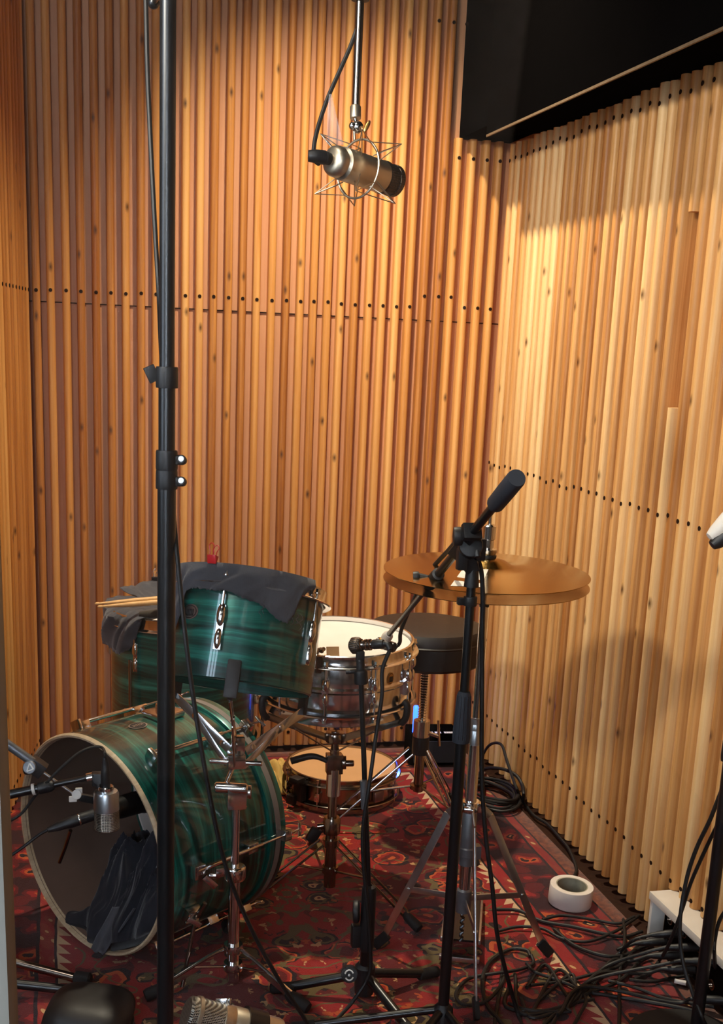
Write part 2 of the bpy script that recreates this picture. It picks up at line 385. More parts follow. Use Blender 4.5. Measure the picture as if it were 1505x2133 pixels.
mb = MB(); mb.cr = .5
mb.box((.0665, -2.8, CEIL/2), (.045, 5.7, CEIL), m=1)
pitch = .0504; y0 = -1.27+pitch*25-.0
for j in range(0, 58):
    y = y0-pitch*j
    if y > -.02: continue
    lo = .014 if j < 30 or True else .11
    kw = dict(ux=(0, 1, 0), un=(-1, 0, 0), w=.0272, dep=.046)
    if y < -1.515: lo = .142                                             # battens stop on the connector box ledge
    if j == 25:
        batten(mb, (0, y, 0), z0=lo, z1=1.25, **kw); batten(mb, (0, y, 0), z0=1.684, z1=1.985, **kw)
    else: batten(mb, (0, y, 0), z0=lo+random.uniform(-.003, .003), z1=1.985+random.uniform(-.004, .004), **kw)
    for z in (.999, 1.945, .165): screw(mb, (0, y, z+random.uniform(-.006, .006)), (-1, 0, 0), .0056)
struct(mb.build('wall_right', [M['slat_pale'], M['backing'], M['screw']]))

A, B = V((-1.463, 0, 0)), V((-1.70, -1.5, 0)); dr = (B-A).normalized(); nr = V((-dr.y, dr.x, 0))
if nr.x < 0: nr = -nr
mb = MB(); mb.cr = .5; L = (B-A).length
mb.prism([(0, 0), (L, 0), (L, .05), (0, .05)], A-nr*.035, dr, -nr, V((0, 0, 1)), CEIL, 1)
for j in range(int(L/.047)):
    p_ = A+dr*(.03+.047*j); batten(mb, p_, dr, nr, .034, .035, .013, CEIL); screw(mb, (p_.x, p_.y, 1.478), nr); screw(mb, (p_.x, p_.y, .07), nr)
struct(mb.build('wall_left', [M['slat'], M['backing'], M['screw']]))
slab('wall_return', (-2.42, -1.53, CEIL/2), (1.36, .06, CEIL), M['plaster'])
slab('floor', (-1.5, -2.75, -.04), (3.2, 5.7, .06), M['floor'])
slab('ceiling', (-1.5, -2.75, CEIL+.03), (3.3, 5.8, .06), M['ceiling'])
# dark bulkhead running along the top of the right wall, with its worn metal edge strip
mb = MB(); mb.prism([(-SOF, 1.962), (.03, 1.992), (.03, CEIL), (-SOF, CEIL)], (0, -.285, 0), (1, 0, 0), (0, 0, 1), (0, -1, 0), 5.265)
o = struct(mb.build('trim_1', M['black_paint'], bevel=.004))
mb = MB(); mb.prism([(-.142, 2.004), (.03, 2.004), (.03, CEIL), (-.142, CEIL)], (0, .031, 0), (1, 0, 0), (0, 0, 1), (0, -1, 0), .318)
struct(mb.build('trim_3', M['black_paint'], bevel=.004))
mb = MB(); mb.box((-SOF-.001, -2.75, 1.966), (.006, 4.9, .006)); struct(mb.build('trim_2', M['trim_metal']))
# outer walls: window side and the lobby behind the camera
def wall_with_hole(name, axis, pos, lo, hi, h0, h1, z0, z1, th, mat):
    mb = MB()
    for a, b, c, d in ((lo, h0, 0, CEIL), (h1, hi, 0, CEIL), (h0, h1, 0, z0), (h0, h1, z1, CEIL)):
        if b-a < 1e-4 or d-c < 1e-4: continue
        ce = ((a+b)/2, (c+d)/2); di = (b-a, d-c)
        if axis == 'x': mb.box((pos, ce[0], ce[1]), (th, di[0], di[1]))
        else: mb.box((ce[0], pos, ce[1]), (di[0], th, di[1]))
    return struct(mb.build(name, mat))
WY0, WY1, WZ0, WZ1 = -3.45, -2.65, 1.05, 2.5
wall_with_hole('wall_window_side', 'x', -3.05, -5.5, -1.5, WY0, WY1, WZ0, WZ1, .1, M['plaster'])
wall_with_hole('wall_lobby', 'y', -5.55, -3.1, .1, -2.85, -1.75, .9, 2.35, .1, M['dark_plaster'])
# daylight window with three tall lights
w = bpy.data.objects.new('window_2', None); C.objects.link(w); struct(w); ROOT[w.name] = Matrix.Identity(4)
M['sky'] = emit('overcast daylight', (214, 232, 255), 8.0); M['fill_glow'] = emit('fill window glow', (224, 236, 255), 15.0)
fb = MB()
for y in (WY0, WY0+.267, WY0+.533, WY1): fb.box((-3.03, y, (WZ0+WZ1)/2), (.07, .05, WZ1-WZ0))
for z in (WZ0, WZ1): fb.box((-3.03, (WY0+WY1)/2, z), (.07, WY1-WY0+.05, .05))
struct(fb.build('window_frame', M['white_paint'], w, bevel=.004))
struct(MB().box((-3.075, (WY0+WY1)/2, (WZ0+WZ1)/2), (.006, WY1-WY0, WZ1-WZ0)).build('pane', M['sky'], w))
w = bpy.data.objects.new('fill_window', None); C.objects.link(w); struct(w); ROOT[w.name] = Matrix.Identity(4)  # unseen glowing window, added to brighten chrome and shell reflections
fb = MB()
for x in (-2.85, -2.48, -2.12, -1.75): fb.box((x, -5.52, 1.625), (.05, .07, 1.45))
for z in (.9, 2.35): fb.box((-2.3, -5.52, z), (1.15, .07, .05))
struct(fb.build('window_frame', M['white_paint'], w, bevel=.004))
struct(MB().box((-2.3, -5.575, 1.625), (1.1, .006, 1.45)).build('pane', M['fill_glow'], w))
# tilted control-room window the photograph is taken through
w = bpy.data.objects.new('window_1', None); C.objects.link(w); struct(w); ROOT[w.name] = Matrix.Identity(4)
GY = -3.52
g0 = D(8, 1150, (GY-EYE.y)/ray(8, 1150).y); mx = g0.x-.022
tl = lambda z: GY-.10*(z-1.3)                                              # the pane leans
fb = MB(); R_ = Matrix.Rotation(.0997, 3, 'X')
for x, wd in ((mx, .04), (-.12, .05), (-2.95, .05)): fb.box((x, GY, 1.32), (wd, .05, 2.5), R_)
for z in (.11, 2.55): fb.box((-1.53, tl(z), z), (2.9, .06, .06), R_)
struct(fb.build('window_frame', M['frame_grey'], w, bevel=.004))
struct(MB().box(((mx-.12)/2, GY, 1.32), (-.12-mx-.03, .008, 2.42), R_).build('pane', M['glass'], w))
struct(MB().box(((mx-2.95)/2, GY, 1.32), (mx+2.95-.03, .008, 2.42), R_).build('pane', M['glass'], w))
wall_with_hole('wall_front', 'y', GY, -3.0, 0, -2.98, -.09, .04, 2.62, .12, M['black_paint'])
# unseen pale panel, added so its reflection hazes the window
dd = MB().box((-1.02, -5.48, 1.2), (.92, .05, 2.4)).build('haze_panel', M['pale_plaster'], bevel=.01); struct(dd)
MB().ball((-.62, -5.43, 1.05), .03).build('haze_panel_knob', M['steel'], dd)

# rug over the whole floor of the booth
mb = MB(); nx, ny = 14, 40
mb.grid([[V((-1.664+1.634*i/nx, -3.3+3.27*j/ny, -.004)) for i in range(nx+1)] for j in range(ny+1)])
o = mb.build('rug', M['rug'], solid=.006); tag(o, 'red patterned persian rug covering the booth floor', 'rug')

# ------------------------------------------------------------------ light
def lamp(name, kind, loc, energy, col, size=.1, target=None, spot=None, blend=.5, sizey=None):
    l = bpy.data.lights.new(name, kind); l.energy = energy; l.color = col
    if kind == 'AREA':
        l.size = size
        if sizey: l.shape = 'RECTANGLE'; l.size_y = sizey
    else: l.shadow_soft_size = size
    if spot: l.spot_size = math.radians(spot); l.spot_blend = blend
    o = bpy.data.objects.new(name, l); C.objects.link(o); o.location = loc
    if target is not None: o.rotation_euler = (V(target)-V(loc)).to_track_quat('-Z', 'Y').to_euler()
    return o
lamp('ceiling_spot', 'SPOT', (-.80, -.72, 2.93), 290, (1.0, .88, .68), .035, (-.38, -.60, .8), 98, 1.0)
lamp('track_spot', 'SPOT', (-2.45, -3.35, 2.35), 270, (1.0, .95, .85), .12, (0, -1.42, 1.66), 54, .9)
lamp('haze_lamp', 'AREA', (-1.2, -4.6, 2.9), 7, (1.0, .93, .85), .6, (-1.1, -5.3, 0.8))  # added lamp, lights the pale panel mirrored as haze in the glass
lamp('room_fill', 'AREA', (-1.7, -2.5, 2.95), 10, (1.0, .90, .78), .5, (-1.2, -2.2, 0))  # soft overhead fill added to the booth, no fixture behind it
wd = bpy.data.worlds.new('world'); bpy.context.scene.world = wd; wd.use_nodes = True
wd.node_tree.nodes['Background'].inputs[0].default_value = (.5, .5, .55, 1); wd.node_tree.nodes['Background'].inputs[1].default_value = .05
sc = bpy.context.scene
sc.view_settings.view_transform = 'Standard'; sc.view_settings.look = 'None'; sc.view_settings.gamma = 1; sc.view_settings.use_curve_mapping = False
sc.view_settings.exposure = 0.15
sc.cycles.max_bounces = 7; sc.cycles.diffuse_bounces = 3; sc.cycles.glossy_bounces = 4; sc.cycles.transparent_max_bounces = 12; sc.cycles.caustics_reflective = False; sc.cycles.caustics_refractive = False
sc.cycles.use_adaptive_sampling = True; sc.cycles.adaptive_threshold = .07; sc.cycles.use_denoising = True
# ------------------------------------------------------------------ drums
def drum_matrix(c, n):
    # local z = drum axis, local -y faces the camera side
    c, z = V(c), V(n).normalized(); y = (c-EYE); y = (y-z*y.dot(z)).normalized(); x = y.cross(z)
    return Matrix(((x.x, y.x, z.x, c.x), (x.y, y.y, z.y, c.y), (x.z, y.z, z.z, c.z), (0, 0, 0, 1)))
def pol(R, deg, z): a = math.radians(deg); return V((R*sin(a), -R*cos(a), z))
def tri_hoop(R, z, h=.030, up=1):
    # triple flanged hoop profile; up = +1 for the top hoop
    s = up
    return [(R-.010, z+s*h*.95), (R-.007, z+s*h), (R-.0035, z+s*h*.93), (R-.005, z+s*h*.3), (R-.002, z+s*h*.08), (R+.006, z), (R+.0085, z-s*.003), (R+.006, z-s*.005), (R-.003, z-s*.003), (R-.007, z+s*.004), (R-.009, z+s*h*.5), (R-.010, z+s*h*.95)]
def shell_prof(R, H, th=.006, bead=()):
    p = [(R-th, 0), (R-th*.4, 0), (R, .003)]
    for b in bead: p += [(R, b-.008), (R+.004, b-.003), (R+.004, b+.003), (R, b+.008)]
    return p+[(R, H-.003), (R-th*.4, H), (R-th, H), (R-th, 0)]
def badge(mb, R, deg, z, w, h, m0=0, m1=1):
    # oval badge curved round the shell, with a printed ring and lettering strokes
    def pt(u, v, r): return pol(r, deg+math.degrees(u/R), z+v)
    n = 28
    for s_, r_, m in ((1, R+.0012, m0), (.84, R+.0016, m1), (.76, R+.0020, m0)):
        vs = [pt(0, 0, r_)]+[pt(w/2*s_*cos(2*PI*k/n), h/2*s_*sin(2*PI*k/n), r_) for k in range(n)]
        mb.add(vs, [[0, 1+k, 1+(k+1) % n] for k in range(n)], m)
    for row, (y, hh, k) in enumerate(((.0, .34, 6), (-.22, .12, 8))):          # small illegible printed marks
        for i in range(k):
            x = (i-(k-1)/2)*w*.095*(1 if row == 0 else .7)
            q = [pt(x+dx*w*.03, (y+dy*hh/2)*h, R+.0025) for dx, dy in ((-1, -1), (1, -1), (1, 1), (-1, 1))]
            mb.add(q, [[0, 1, 2, 3]], m1)
def lug_long(mb, R, deg, z, L=.072, m=0):
    # cast lug lying along the shell
    a = math.radians(deg); er = V((sin(a), -cos(a), 0)); et = V((cos(a), sin(a), 0)); R_ = Matrix((et, er, V((0, 0, 1)))).transposed()
    mb.box(er*(R+.004)+V((0, 0, z)), (.014, .010, L), R_, m)
    mb.ball(er*(R+.009)+V((0, 0, z+L*.28)), 1, 12, m, (.0095, .0085, L*.27), R_)
    mb.ball(er*(R+.009)+V((0, 0, z-L*.26)), 1, 12, m, (.0075, .007, L*.24), R_)
def rod_bolt(R, deg, z0, z1, mat, parent, r=.0028, head=1):
    b = MB(); b.cyl(pol(R, deg, z0), pol(R, deg, z1), r, seg=8)
    b.cyl(pol(R, deg, z1), pol(R, deg, z1+.008*head), .0052, seg=6); b.cyl(pol(R, deg, z1-.002*head), pol(R, deg, z1), .0068, seg=10)
    return b.build('tension_rod', mat, parent, local=True)

# --- rack tom
TB, TN = V((-1.0411, -1.5283, .6685)), V((.1696, .3235, .9309)).normalized()
tom = thing('rack_tom', 'small green oyster rack tom tilted in a chrome basket, charcoal cloth over its top', 'drum', drum_matrix(TB, TN))
R, H = .1535, .203
MB().lathe(shell_prof(R, H), seg=64).build('shell', M['oyster'], tom, local=True)
MB().lathe(tri_hoop(R+.008, H-.012, .028), seg=64).build('hoop', M['chrome'], tom, local=True)
MB().lathe([(0, H+.003), (R+.001, H+.003), (R+.003, H-.006)], seg=48).build('drumhead', M['head_white'], tom, local=True)
for a in (-18, 54, 126, 198, 270):
    b = MB(); lug_long(b, R, a, .10, .088); b.build('lug', M['chrome'], tom, local=True)
    rod_bolt(R+.011, a, .125, H+.0, M['chrome'], tom)
b = MB(); badge(b, R, -47, .128, .045, .031); b.build('badge', [M['silver'], M['black_mark']], tom, local=True)

# --- floor tom
FC = D(385, 1263, 3.42); FC.z = 0
ft = thing('floor_tom', 'large green oyster floor tom on legs behind the bass drum', 'drum', drum_matrix((FC.x, FC.y, 0), (0, 0, 1)))
R, H0, H1 = .205, .235, D(385, 1268, 3.42).z-.005
FTOP = H1
MB().lathe([(r, z+H0) for r, z in shell_prof(R, H1-H0)], seg=64).build('shell', M['oyster'], ft, local=True)
MB().lathe(tri_hoop(R+.009, H1-.016, .030), seg=64).build('hoop', M['chrome'], ft, local=True)
MB().lathe(tri_hoop(R+.009, H0+.016, .030, -1), seg=64).build('hoop', M['chrome'], ft, local=True)
MB().lathe([(0, H1+.003), (R+.001, H1+.003), (R+.003, H1-.006)], seg=48).build('drumhead', M['head_white'], ft, local=True)
for a in (-38, 22, 82, 142, 202, 262):
    b = MB(); lug_long(b, R, a, H1-.095, .08); b.build('lug', M['chrome'], ft, local=True)
    rod_bolt(R+.012, a, H1-.07, H1-.01, M['chrome'], ft)
for a in (84, -40, 200):
    b = MB(); b.tube([pol(R+.020, a, H1-.10), pol(R+.020, a, .05), pol(R+.022, a, .012)], .0048, 10)
    l_ = b.build('leg', M['dark_chrome'], ft, local=True)
    MB().lathe([(0, 0), (.013, 0), (.014, .01), (.009, .034), (.0055, .036), (0, .036)], pol(R+.022, a, 0)).build('rubber_foot', M['rubber'], l_, local=True)
    MB().box(pol(R+.012, a, H0+.13), (.034, .034, .03), Matrix.Rotation(math.radians(a), 3, 'Z')).build('leg_bracket', M['chrome'], ft, bevel=.004, local=True)

# --- bass drum (local z runs from the open front to the batter side)
BC, az, tl_ = V((-1.341, -1.368, .266)), math.radians(54.0), math.radians(1.2)
n_ = V((cos(tl_)*sin(az), cos(tl_)*cos(az), sin(tl_))); up_ = (V((0, 0, 1))-n_*n_.z).normalized(); x_ = up_.cross(n_)
bd = thing('bass_drum', 'green oyster bass drum lying on the rug with an open front', 'drum', Matrix(((x_.x, up_.x, n_.x, BC.x), (x_.y, up_.y, n_.y, BC.y), (x_.z, up_.z, n_.z, BC.z), (0, 0, 0, 1))))
R, L, th = .2535, .318, .009
def bp(r, deg, z): a = math.radians(deg); return V((r*cos(a), r*sin(a), z))     # deg 90 = top, 180 = camera side
MB().lathe([(R-th*.35, 0), (R, .004), (R, L)], seg=96).build('shell', M['oyster'], bd, local=True)
MB().lathe([(R-th, L), (R-th, .006), (R-th*.35, 0)], seg=96).build('shell_lining', M['shell_inside'], bd, local=True, label='dark brown inside of the shell')
MB().lathe([(R-th-.001, .012), (R-th*.8, -.002), (R-th*.3, -.003), (R+.0008, .002), (R+.0008, .007), (R-th*.3, .001), (R-th-.001, .012)], seg=96).build('bearing_edge', M['raw_wood'], bd, local=True, label='bare pale wood front edge')
HR = R+.007
MB().lathe([(HR-.010, L-.012), (HR, L-.012), (HR+.001, L-.010), (HR+.001, L+.036), (HR-.001, L+.038), (HR-.011, L+.038), (HR-.011, L-.012)], seg=96).build('hoop', M['oyster'], bd, local=True)
MB().lathe([(HR+.0016, L+.004), (HR+.0016, L+.020)], seg=96).build('hoop_inlay', M['dull_tape'], bd, local=True, label='dull grey stripe round the batter hoop')
MB().lathe([(0, L+.012), (R-.006, L+.012), (R+.001, L+.004), (R+.001, L-.004)], seg=64).build('batter_head', M['head_white'], bd, local=True)
b = MB()
for k in (-1, 0, 1): b.box((k*.05, -.02, L+.0105), (.0016, .36, .0006))
b.build('head_stripe', M['black_mark'], bd, local=True)
for a in (62, 121, 180, 240, 300, 2):
    b = MB()
    p0, p1 = bp(R+.014, a, .075), bp(R+.014, a, L-.045)
    b.tube([p0, p1], .0052, 10)
    for z in (.085, L-.075): b.box(bp(R+.007, a, z), (.020, .022, .030), Matrix.Rotation(math.radians(a), 3, 'Z'))
    b.box(bp(R+.011, a, .07), (.024, .030, .010), Matrix.Rotation(math.radians(a), 3, 'Z'))
    b.build('lug', M['chrome'], bd, bevel=.003, local=True)
    b = MB(); b.cyl(bp(R+.014, a, L-.05), bp(R+.016, a, L+.07), .003, seg=8)
    b.box(bp(HR+.008, a, L+.03), (.018, .026, .022), Matrix.Rotation(math.radians(a), 3, 'Z')); b.box(bp(R+.016, a, L+.074), (.004, .034, .008), Matrix.Rotation(math.radians(a), 3, 'Z'))
    b.build('claw', M['chrome'], bd, bevel=.002, local=True)
# badge and mount plate near the top
b = MB()
def bbadge(deg, z, w, h):
    n = 28
    for s_, r_, m in ((1, R+.0012, 0), (.86, R+.0016, 1)):
        vs = [bp(r_, deg, z)]+[bp(r_, deg+math.degrees(h/2*s_*sin(2*PI*k/n)/R), z+w/2*s_*cos(2*PI*k/n)) for k in range(n)]
        b.add(vs, [[0, 1+k, 1+(k+1) % n] for k in range(n)], m)
    for i in range(6):
        zz = z+(i-2.5)*w*.11
        b.add([bp(R+.0022, deg+e, zz+f*w*.03) for e, f in ((-1.1, -1), (1.1, -1), (1.1, 1), (-1.1, 1))], [[0, 1, 2, 3]], 0)
bbadge(94, .13, .046, .034); b.build('badge', [M['silver'], M['black_mark']], bd, local=True)
b = MB(); b.box(bp(R+.007, 91, .215), (.014, .064, .075), Matrix.Rotation(math.radians(91), 3, 'Z')); b.cyl(bp(R+.01, 91, .215), bp(R+.030, 91, .215), .018); b.build('mount_plate', M['chrome'], bd, bevel=.003, local=True)
# spurs towards the front
for a, sd in ((206, 1),):
    q = bp(R+.004, a, .09); top = bp(R+.022, a, .09); Wm = bd.matrix_world
    foot = Wm@bp(R+.085, a+2, .02); foot.z = .006
    if sd > 0: foot = Z(379, 2056, .006)
    b = MB(); b.box(q+bp(.006, a, 0), (.020, .034, .038), Matrix.Rotation(math.radians(a), 3, 'Z'))
    sp = b.build('spur_bracket', M['chrome'], bd, bevel=.003, local=True)
    b = MB(); b.tube([Wm@bp(R+.026, a-(9 if sd > 0 else -9), .10), Wm@top, foot], .0048, 10); b.build('spur', M['dark_chrome'], sp)
    b = MB(); c_ = Wm@bp(R+.03, a, .08); b.box(c_, (.034, .005, .012), Matrix.Rotation(.6, 3, 'Y')); b.cyl(c_-V((.02, .0, 0)), c_+V((.01, .01, 0)), .004); b.build('wing_nut', M['chrome'], sp, bevel=.002)

# --- snare drum
SB, SN = V((-.7350, -1.1140, .5185)), V((-.008, -.040, .999)).normalized()
sn = thing('snare_drum', 'chrome snare drum with a white head on its stand', 'drum', drum_matrix(SB, SN))
R, H = .180, .142
MB().lathe(shell_prof(R, H, .004, (H/2,)), seg=72).build('shell', M['chrome'], sn, local=True)
MB().lathe(tri_hoop(R+.008, H-.010, .026), seg=72).build('hoop', M['chrome'], sn, local=True)
MB().lathe(tri_hoop(R+.008, .010, .026, -1), seg=72).build('hoop', M['chrome'], sn, local=True)
MB().lathe([(0, H+.003), (R-.004, H+.003), (R+.003, H-.006)], seg=56).build('drumhead', M['head_white'], sn, local=True)
for k in range(10):
    a = -8+36*k
    b = MB(); lug_long(b, R, a, H/2, .062); b.build('lug', M['chrome'], sn, local=True)
    rod_bolt(R+.011, a, H/2+.02, H-.004, M['chrome'], sn); rod_bolt(R+.011, a, H/2-.02, .004, M['chrome'], sn, head=-1)
b = MB(); badge(b, R, 44, H*.66, .022, .03); b.build('badge', [M['brass_ring'], M['black_mark']], sn, local=True)
b = MB()
Rz = Matrix.Rotation(math.radians(-27), 3, 'Z')
b.box(pol(R+.010, -27, .075), (.030, .018, .062), Rz); b.box(pol(R+.024, -27, .10), (.020, .012, .034), Rz); b.box(pol(R+.022, -27, .050), (.034, .014, .012), Rz)
b.cyl(pol(R+.03, -30, .11), pol(R+.05, -30, .115), .006); b.cyl(pol(R+.014, -27, .12), pol(R+.014, -27, .138), .008)
b.build('snare_strainer', M['dark_chrome'], sn, bevel=.003, local=True)
b = MB(); b.box(pol(R+.010, 153, .07), (.034, .016, .04), Matrix.Rotation(math.radians(153), 3, 'Z')); b.build('butt_plate', M['chrome'], sn, bevel=.003, local=True)
# little spring clamp clipped on the near rim and a folded card resting beside it
cl = MB(); q = sn.matrix_world@pol(R+.004, -14, H+.018)
for k in range(9):
    a = k*.7; cl.ball(q+V((random.uniform(-.018, .018), random.uniform(-.01, .01), random.uniform(-.006, .014))), random.uniform(.003, .0065), 8)
cl.rod(q+V((-.012, -.012, .0)), q+V((-.004, .012, .0)), .0095); cl.box(q+V((0, -.004, -.022)), (.012, .014, .04))
o = cl.build('rim_clamp', M['dark_chrome']); tag(o, 'small metal clamp fixed on the near rim of the chrome snare', 'clamp')
cb = MB(); q = sn.matrix_world@V((-.012, -.155, H+.0045)); cb.box(q+V((0, 0, .013)), (.030, .0012, .026), Matrix.Rotation(-.35, 3, 'X')); cb.box(q+V((0, .012, .0008)), (.030, .022, .0012))
o = cb.build('card', M['head_tan']); tag(o, 'small folded tan card standing on the white snare head', 'card')

# --- spare snare drum on the rug at the back
PC = Z(712, 1588, .105); PC = V((PC.x, PC.y, 0))
ps = thing('spare_snare_drum', 'shallow snare drum with a tan head sitting on the rug by the back wall', 'drum', drum_matrix((PC.x, PC.y, 0), (0, 0, 1)))
R, H = .168, .098
MB().lathe([(r, z+.012) for r, z in shell_prof(R, H-.024, .006)], seg=64).build('shell', M['dark_chrome'], ps, local=True)
MB().lathe(tri_hoop(R+.008, H-.012, .020), seg=64).build('hoop', M['dark_chrome'], ps, local=True)
MB().lathe(tri_hoop(R+.008, .020, .020, -1), seg=64).build('hoop', M['dark_chrome'], ps, local=True)
MB().lathe([(0, H+.001), (R-.002, H+.001), (R+.003, H-.006)], seg=56).build('drumhead', M['head_tan'], ps, local=True)
for k in range(8):
    a = 22+45*k; b = MB(); b.cyl(pol(R+.010, a, .012), pol(R+.010, a, H-.004), .003, seg=8); b.box(pol(R+.006, a, H/2), (.016, .018, .026), Matrix.Rotation(math.radians(a), 3, 'Z')); b.cyl(pol(R+.010, a, H-.004), pol(R+.010, a, H+.006), .0055, seg=6)
    b.build('lug', M['chrome'], ps, bevel=.002, local=True)
b = MB(); Rz = Matrix.Rotation(math.radians(-42), 3, 'Z')
b.box(pol(R+.016, -42, .062), (.034, .026, .070), Rz); b.box(pol(R+.030, -42, .094), (.040, .034, .022), Rz); b.box(pol(R+.034, -47, .03), (.03, .02, .03), Rz)
b.build('snare_strainer', M['black_plastic'], ps, bevel=.006, local=True)
b = MB(); b.box(pol(R+.008, 40, .05), (.036, .012, .034), Matrix.Rotation(math.radians(40), 3, 'Z')); b.build('butt_plate', M['steel'], ps, bevel=.003, local=True)

# --- hi-hat
HC, HN = V((-.5381, -1.5884, .9215)), V((-.0055, -.021, .9998)).normalized()
hh = thing('hi_hat', 'pair of large bronze hi-hat cymbals on a chrome stand', 'cymbals', drum_matrix((HC.x, HC.y, 0), (0, 0, 1)))
Hm = drum_matrix(HC, HN); inv = hh.matrix_world.inverted()
def cymb(R, s, z):   # bowed disc with a raised cup
    top = [(0.006, .030), (.02, .0295), (.036, .024), (.048, .016), (.055, .0135), (.09, .0112), (.14, .0075), (.18, .0037), (R, 0)]
    pr = [(r, z+s*h) for r, h in top]+[(r, z+s*h-.0012) for r, h in top[::-1]]+[(top[0][0], z+s*top[0][1])]
    b = MB().lathe(pr, seg=96); b.v = [Hm@a for a in b.v]; return b
tc = cymb(.212, 1, 0).build('top_cymbal', M['bronze'], hh)
cymb(.212, -1, -.021).build('bottom_cymbal', M['bronze'], hh)
b = MB(); uu = [X_ for X_ in ((938, 1217), (1001, 1221), (1031, 1168), (992, 1163))]
def on_cym(px, py):
    r = ray(px, py); t = (HC+HN*.006-EYE).dot(HN)/r.dot(HN); p = EYE+r*t; q = Hm.inverted()@p; rr = math.hypot(q.x, q.y)
    h = .0135 if rr < .055 else .0135*(1-(rr-.055)/(.212-.055)); return Hm@V((q.x, q.y, h+.0012))
rows = []
for i in range(7):
    a = V(uu[0]).lerp(V(uu[3]), i/6); c = V(uu[1]).lerp(V(uu[2]), i/6); rows.append([on_cym(*a.lerp(c, j/4)) for j in range(5)])
b.grid(rows); b.build('tape_strip', M['paper'], tc, label='white paper tape strip')
rod0 = D(1012, 1098, depth(HC)-.05)
z_ = lambda h: V((HC.x, HC.y, h))
b = MB(); b.cyl(z_(.80), z_(HC.z+.135), .0040, seg=12); b.build('pull_rod', M['chrome'], hh)
b = MB(); b.lathe([(0, .034), (.015, .034), (.018, .04), (.018, .047), (.011, .05), (.011, .066), (.0135, .068), (.0135, .094), (.008, .098), (0, .098)], HC, HN, 20); b.build('clutch', M['chrome'], hh)
b = MB(); b.lathe([(0, .018), (.018, .018), (.018, .034), (0, .034)], HC, HN, 20); b.build('felt', M['black_plastic'], hh)
b = MB(); b.lathe([(0, -.075), (.010, -.075), (.012, -.06), (.022, -.055), (.024, -.048), (.024, -.046), (0, -.046)], HC, HN, 20); b.build('cymbal_seat', M['black_plastic'], hh)
zt = lambda px, py: None
def hz(py):   # height on the stand column for a picture row
    lo, hi = 0.0, 1.0
    for _ in range(30):
        m = (lo+hi)/2; p = z_(m); y = PPY+FOC*(p-EYE).dot(DN)/(p-EYE).dot(FW)
        if y > py: lo = m
        else: hi = m
    return lo
b = MB(); b.cyl(z_(hz(1500)), z_(HC.z-.06), .0088); b.build('upper_tube', M['chrome'], hh)
b = MB(); b.lathe([(0, 0), (.0125, 0), (.0125, .030), (.0118, .031), (.0118, .033), (.0122, .033), (.0122, .044), (.0115, .045), (.0115, .047), (.012, .047), (.012, .058), (.0095, .060), (0, .060)], z_(hz(1550))); b.build('collar', M['silver'], hh)
b = MB(); b.cyl(z_(hz(1895)), z_(hz(1550)), .0126, seg=20); b.build('lower_tube', M['chrome'], hh)
b = MB(); h0, h1 = hz(1800), hz(1692); b.lathe([(0, h0), (.0165, h0), (.0165, h0+.02), (.0195, h0+.022), (.0195, h0+.04), (.0168, h0+.043), (.016, h1-.004), (.014, h1), (0, h1)], z_(0)); b.box(z_(h0+.03)+RT*.018, (.02, .02, .03))
b.build('tube_sleeve', M['cast'], hh)
h2, h3 = hz(1898), hz(1850); b = MB(); b.lathe([(0, h2), (.0165, h2), (.0175, h2+.02), (.0165, h3-.004), (.013, h3), (0, h3)], z_(0)); b.build('base_casting', M['cast'], hh)
hc = hz(1678)
b = MB(); b.lathe([(.0128, hc-.012), (.020, hc-.012), (.021, hc-.01), (.021, hc+.01), (.020, hc+.012), (.0128, hc+.012)], z_(0)); b.box(z_(hc)+V((.02, -.012, 0)), (.018, .016, .022)); b.cyl(z_(hc)+V((-.02, -.018, .0)), z_(hc)+V((-.002, -.03, 0)), .006); b.build('leg_collar', M['chrome'], hh, bevel=.002)
feet = [Z(990, 2126), Z(1136, 1996), None]
v0, v1 = feet[0]-z_(0), feet[1]-z_(0); v2 = -(v0.normalized()+v1.normalized()); v2.z = 0
feet[2] = z_(0)+v2.normalized()*.205
hb = hz(1872)
for i, f in enumerate(feet):
    d = (f-z_(0)).normalized(); d.z = 0; side = V((-d.y, d.x, 0)); b = MB()
    k0, k1, k2 = z_(hc)+d*.020, z_(hc-.004)+d*.040, f+V((0, 0, .012))
    k1 = z_(hc-.03)+d*.052
    b.bar(k0, k1, .004, .017, side.cross(k1-k0)); b.bar(k1, k2, .004, .017, side.cross(k2-k1)); b.build('leg', M['steel'], hh, bevel=.001)
    rf = MB(); rf.bar(f+d*.012+V((0, 0, .008)), f-d*.02+V((0, 0, .045)), .012, .024, (0, 0, 1)); rf.build('rubber_foot', M['rubber'], hh, bevel=.004)
    m = k1.lerp(k2, .56); b = MB(); b.bar(z_(hb)+d*.018, m, .003, .014, side.cross(m-z_(hb))); b.cyl(m-side*.005, m+side*.005, .004); b.build('brace', M['steel'], hh, bevel=.001)
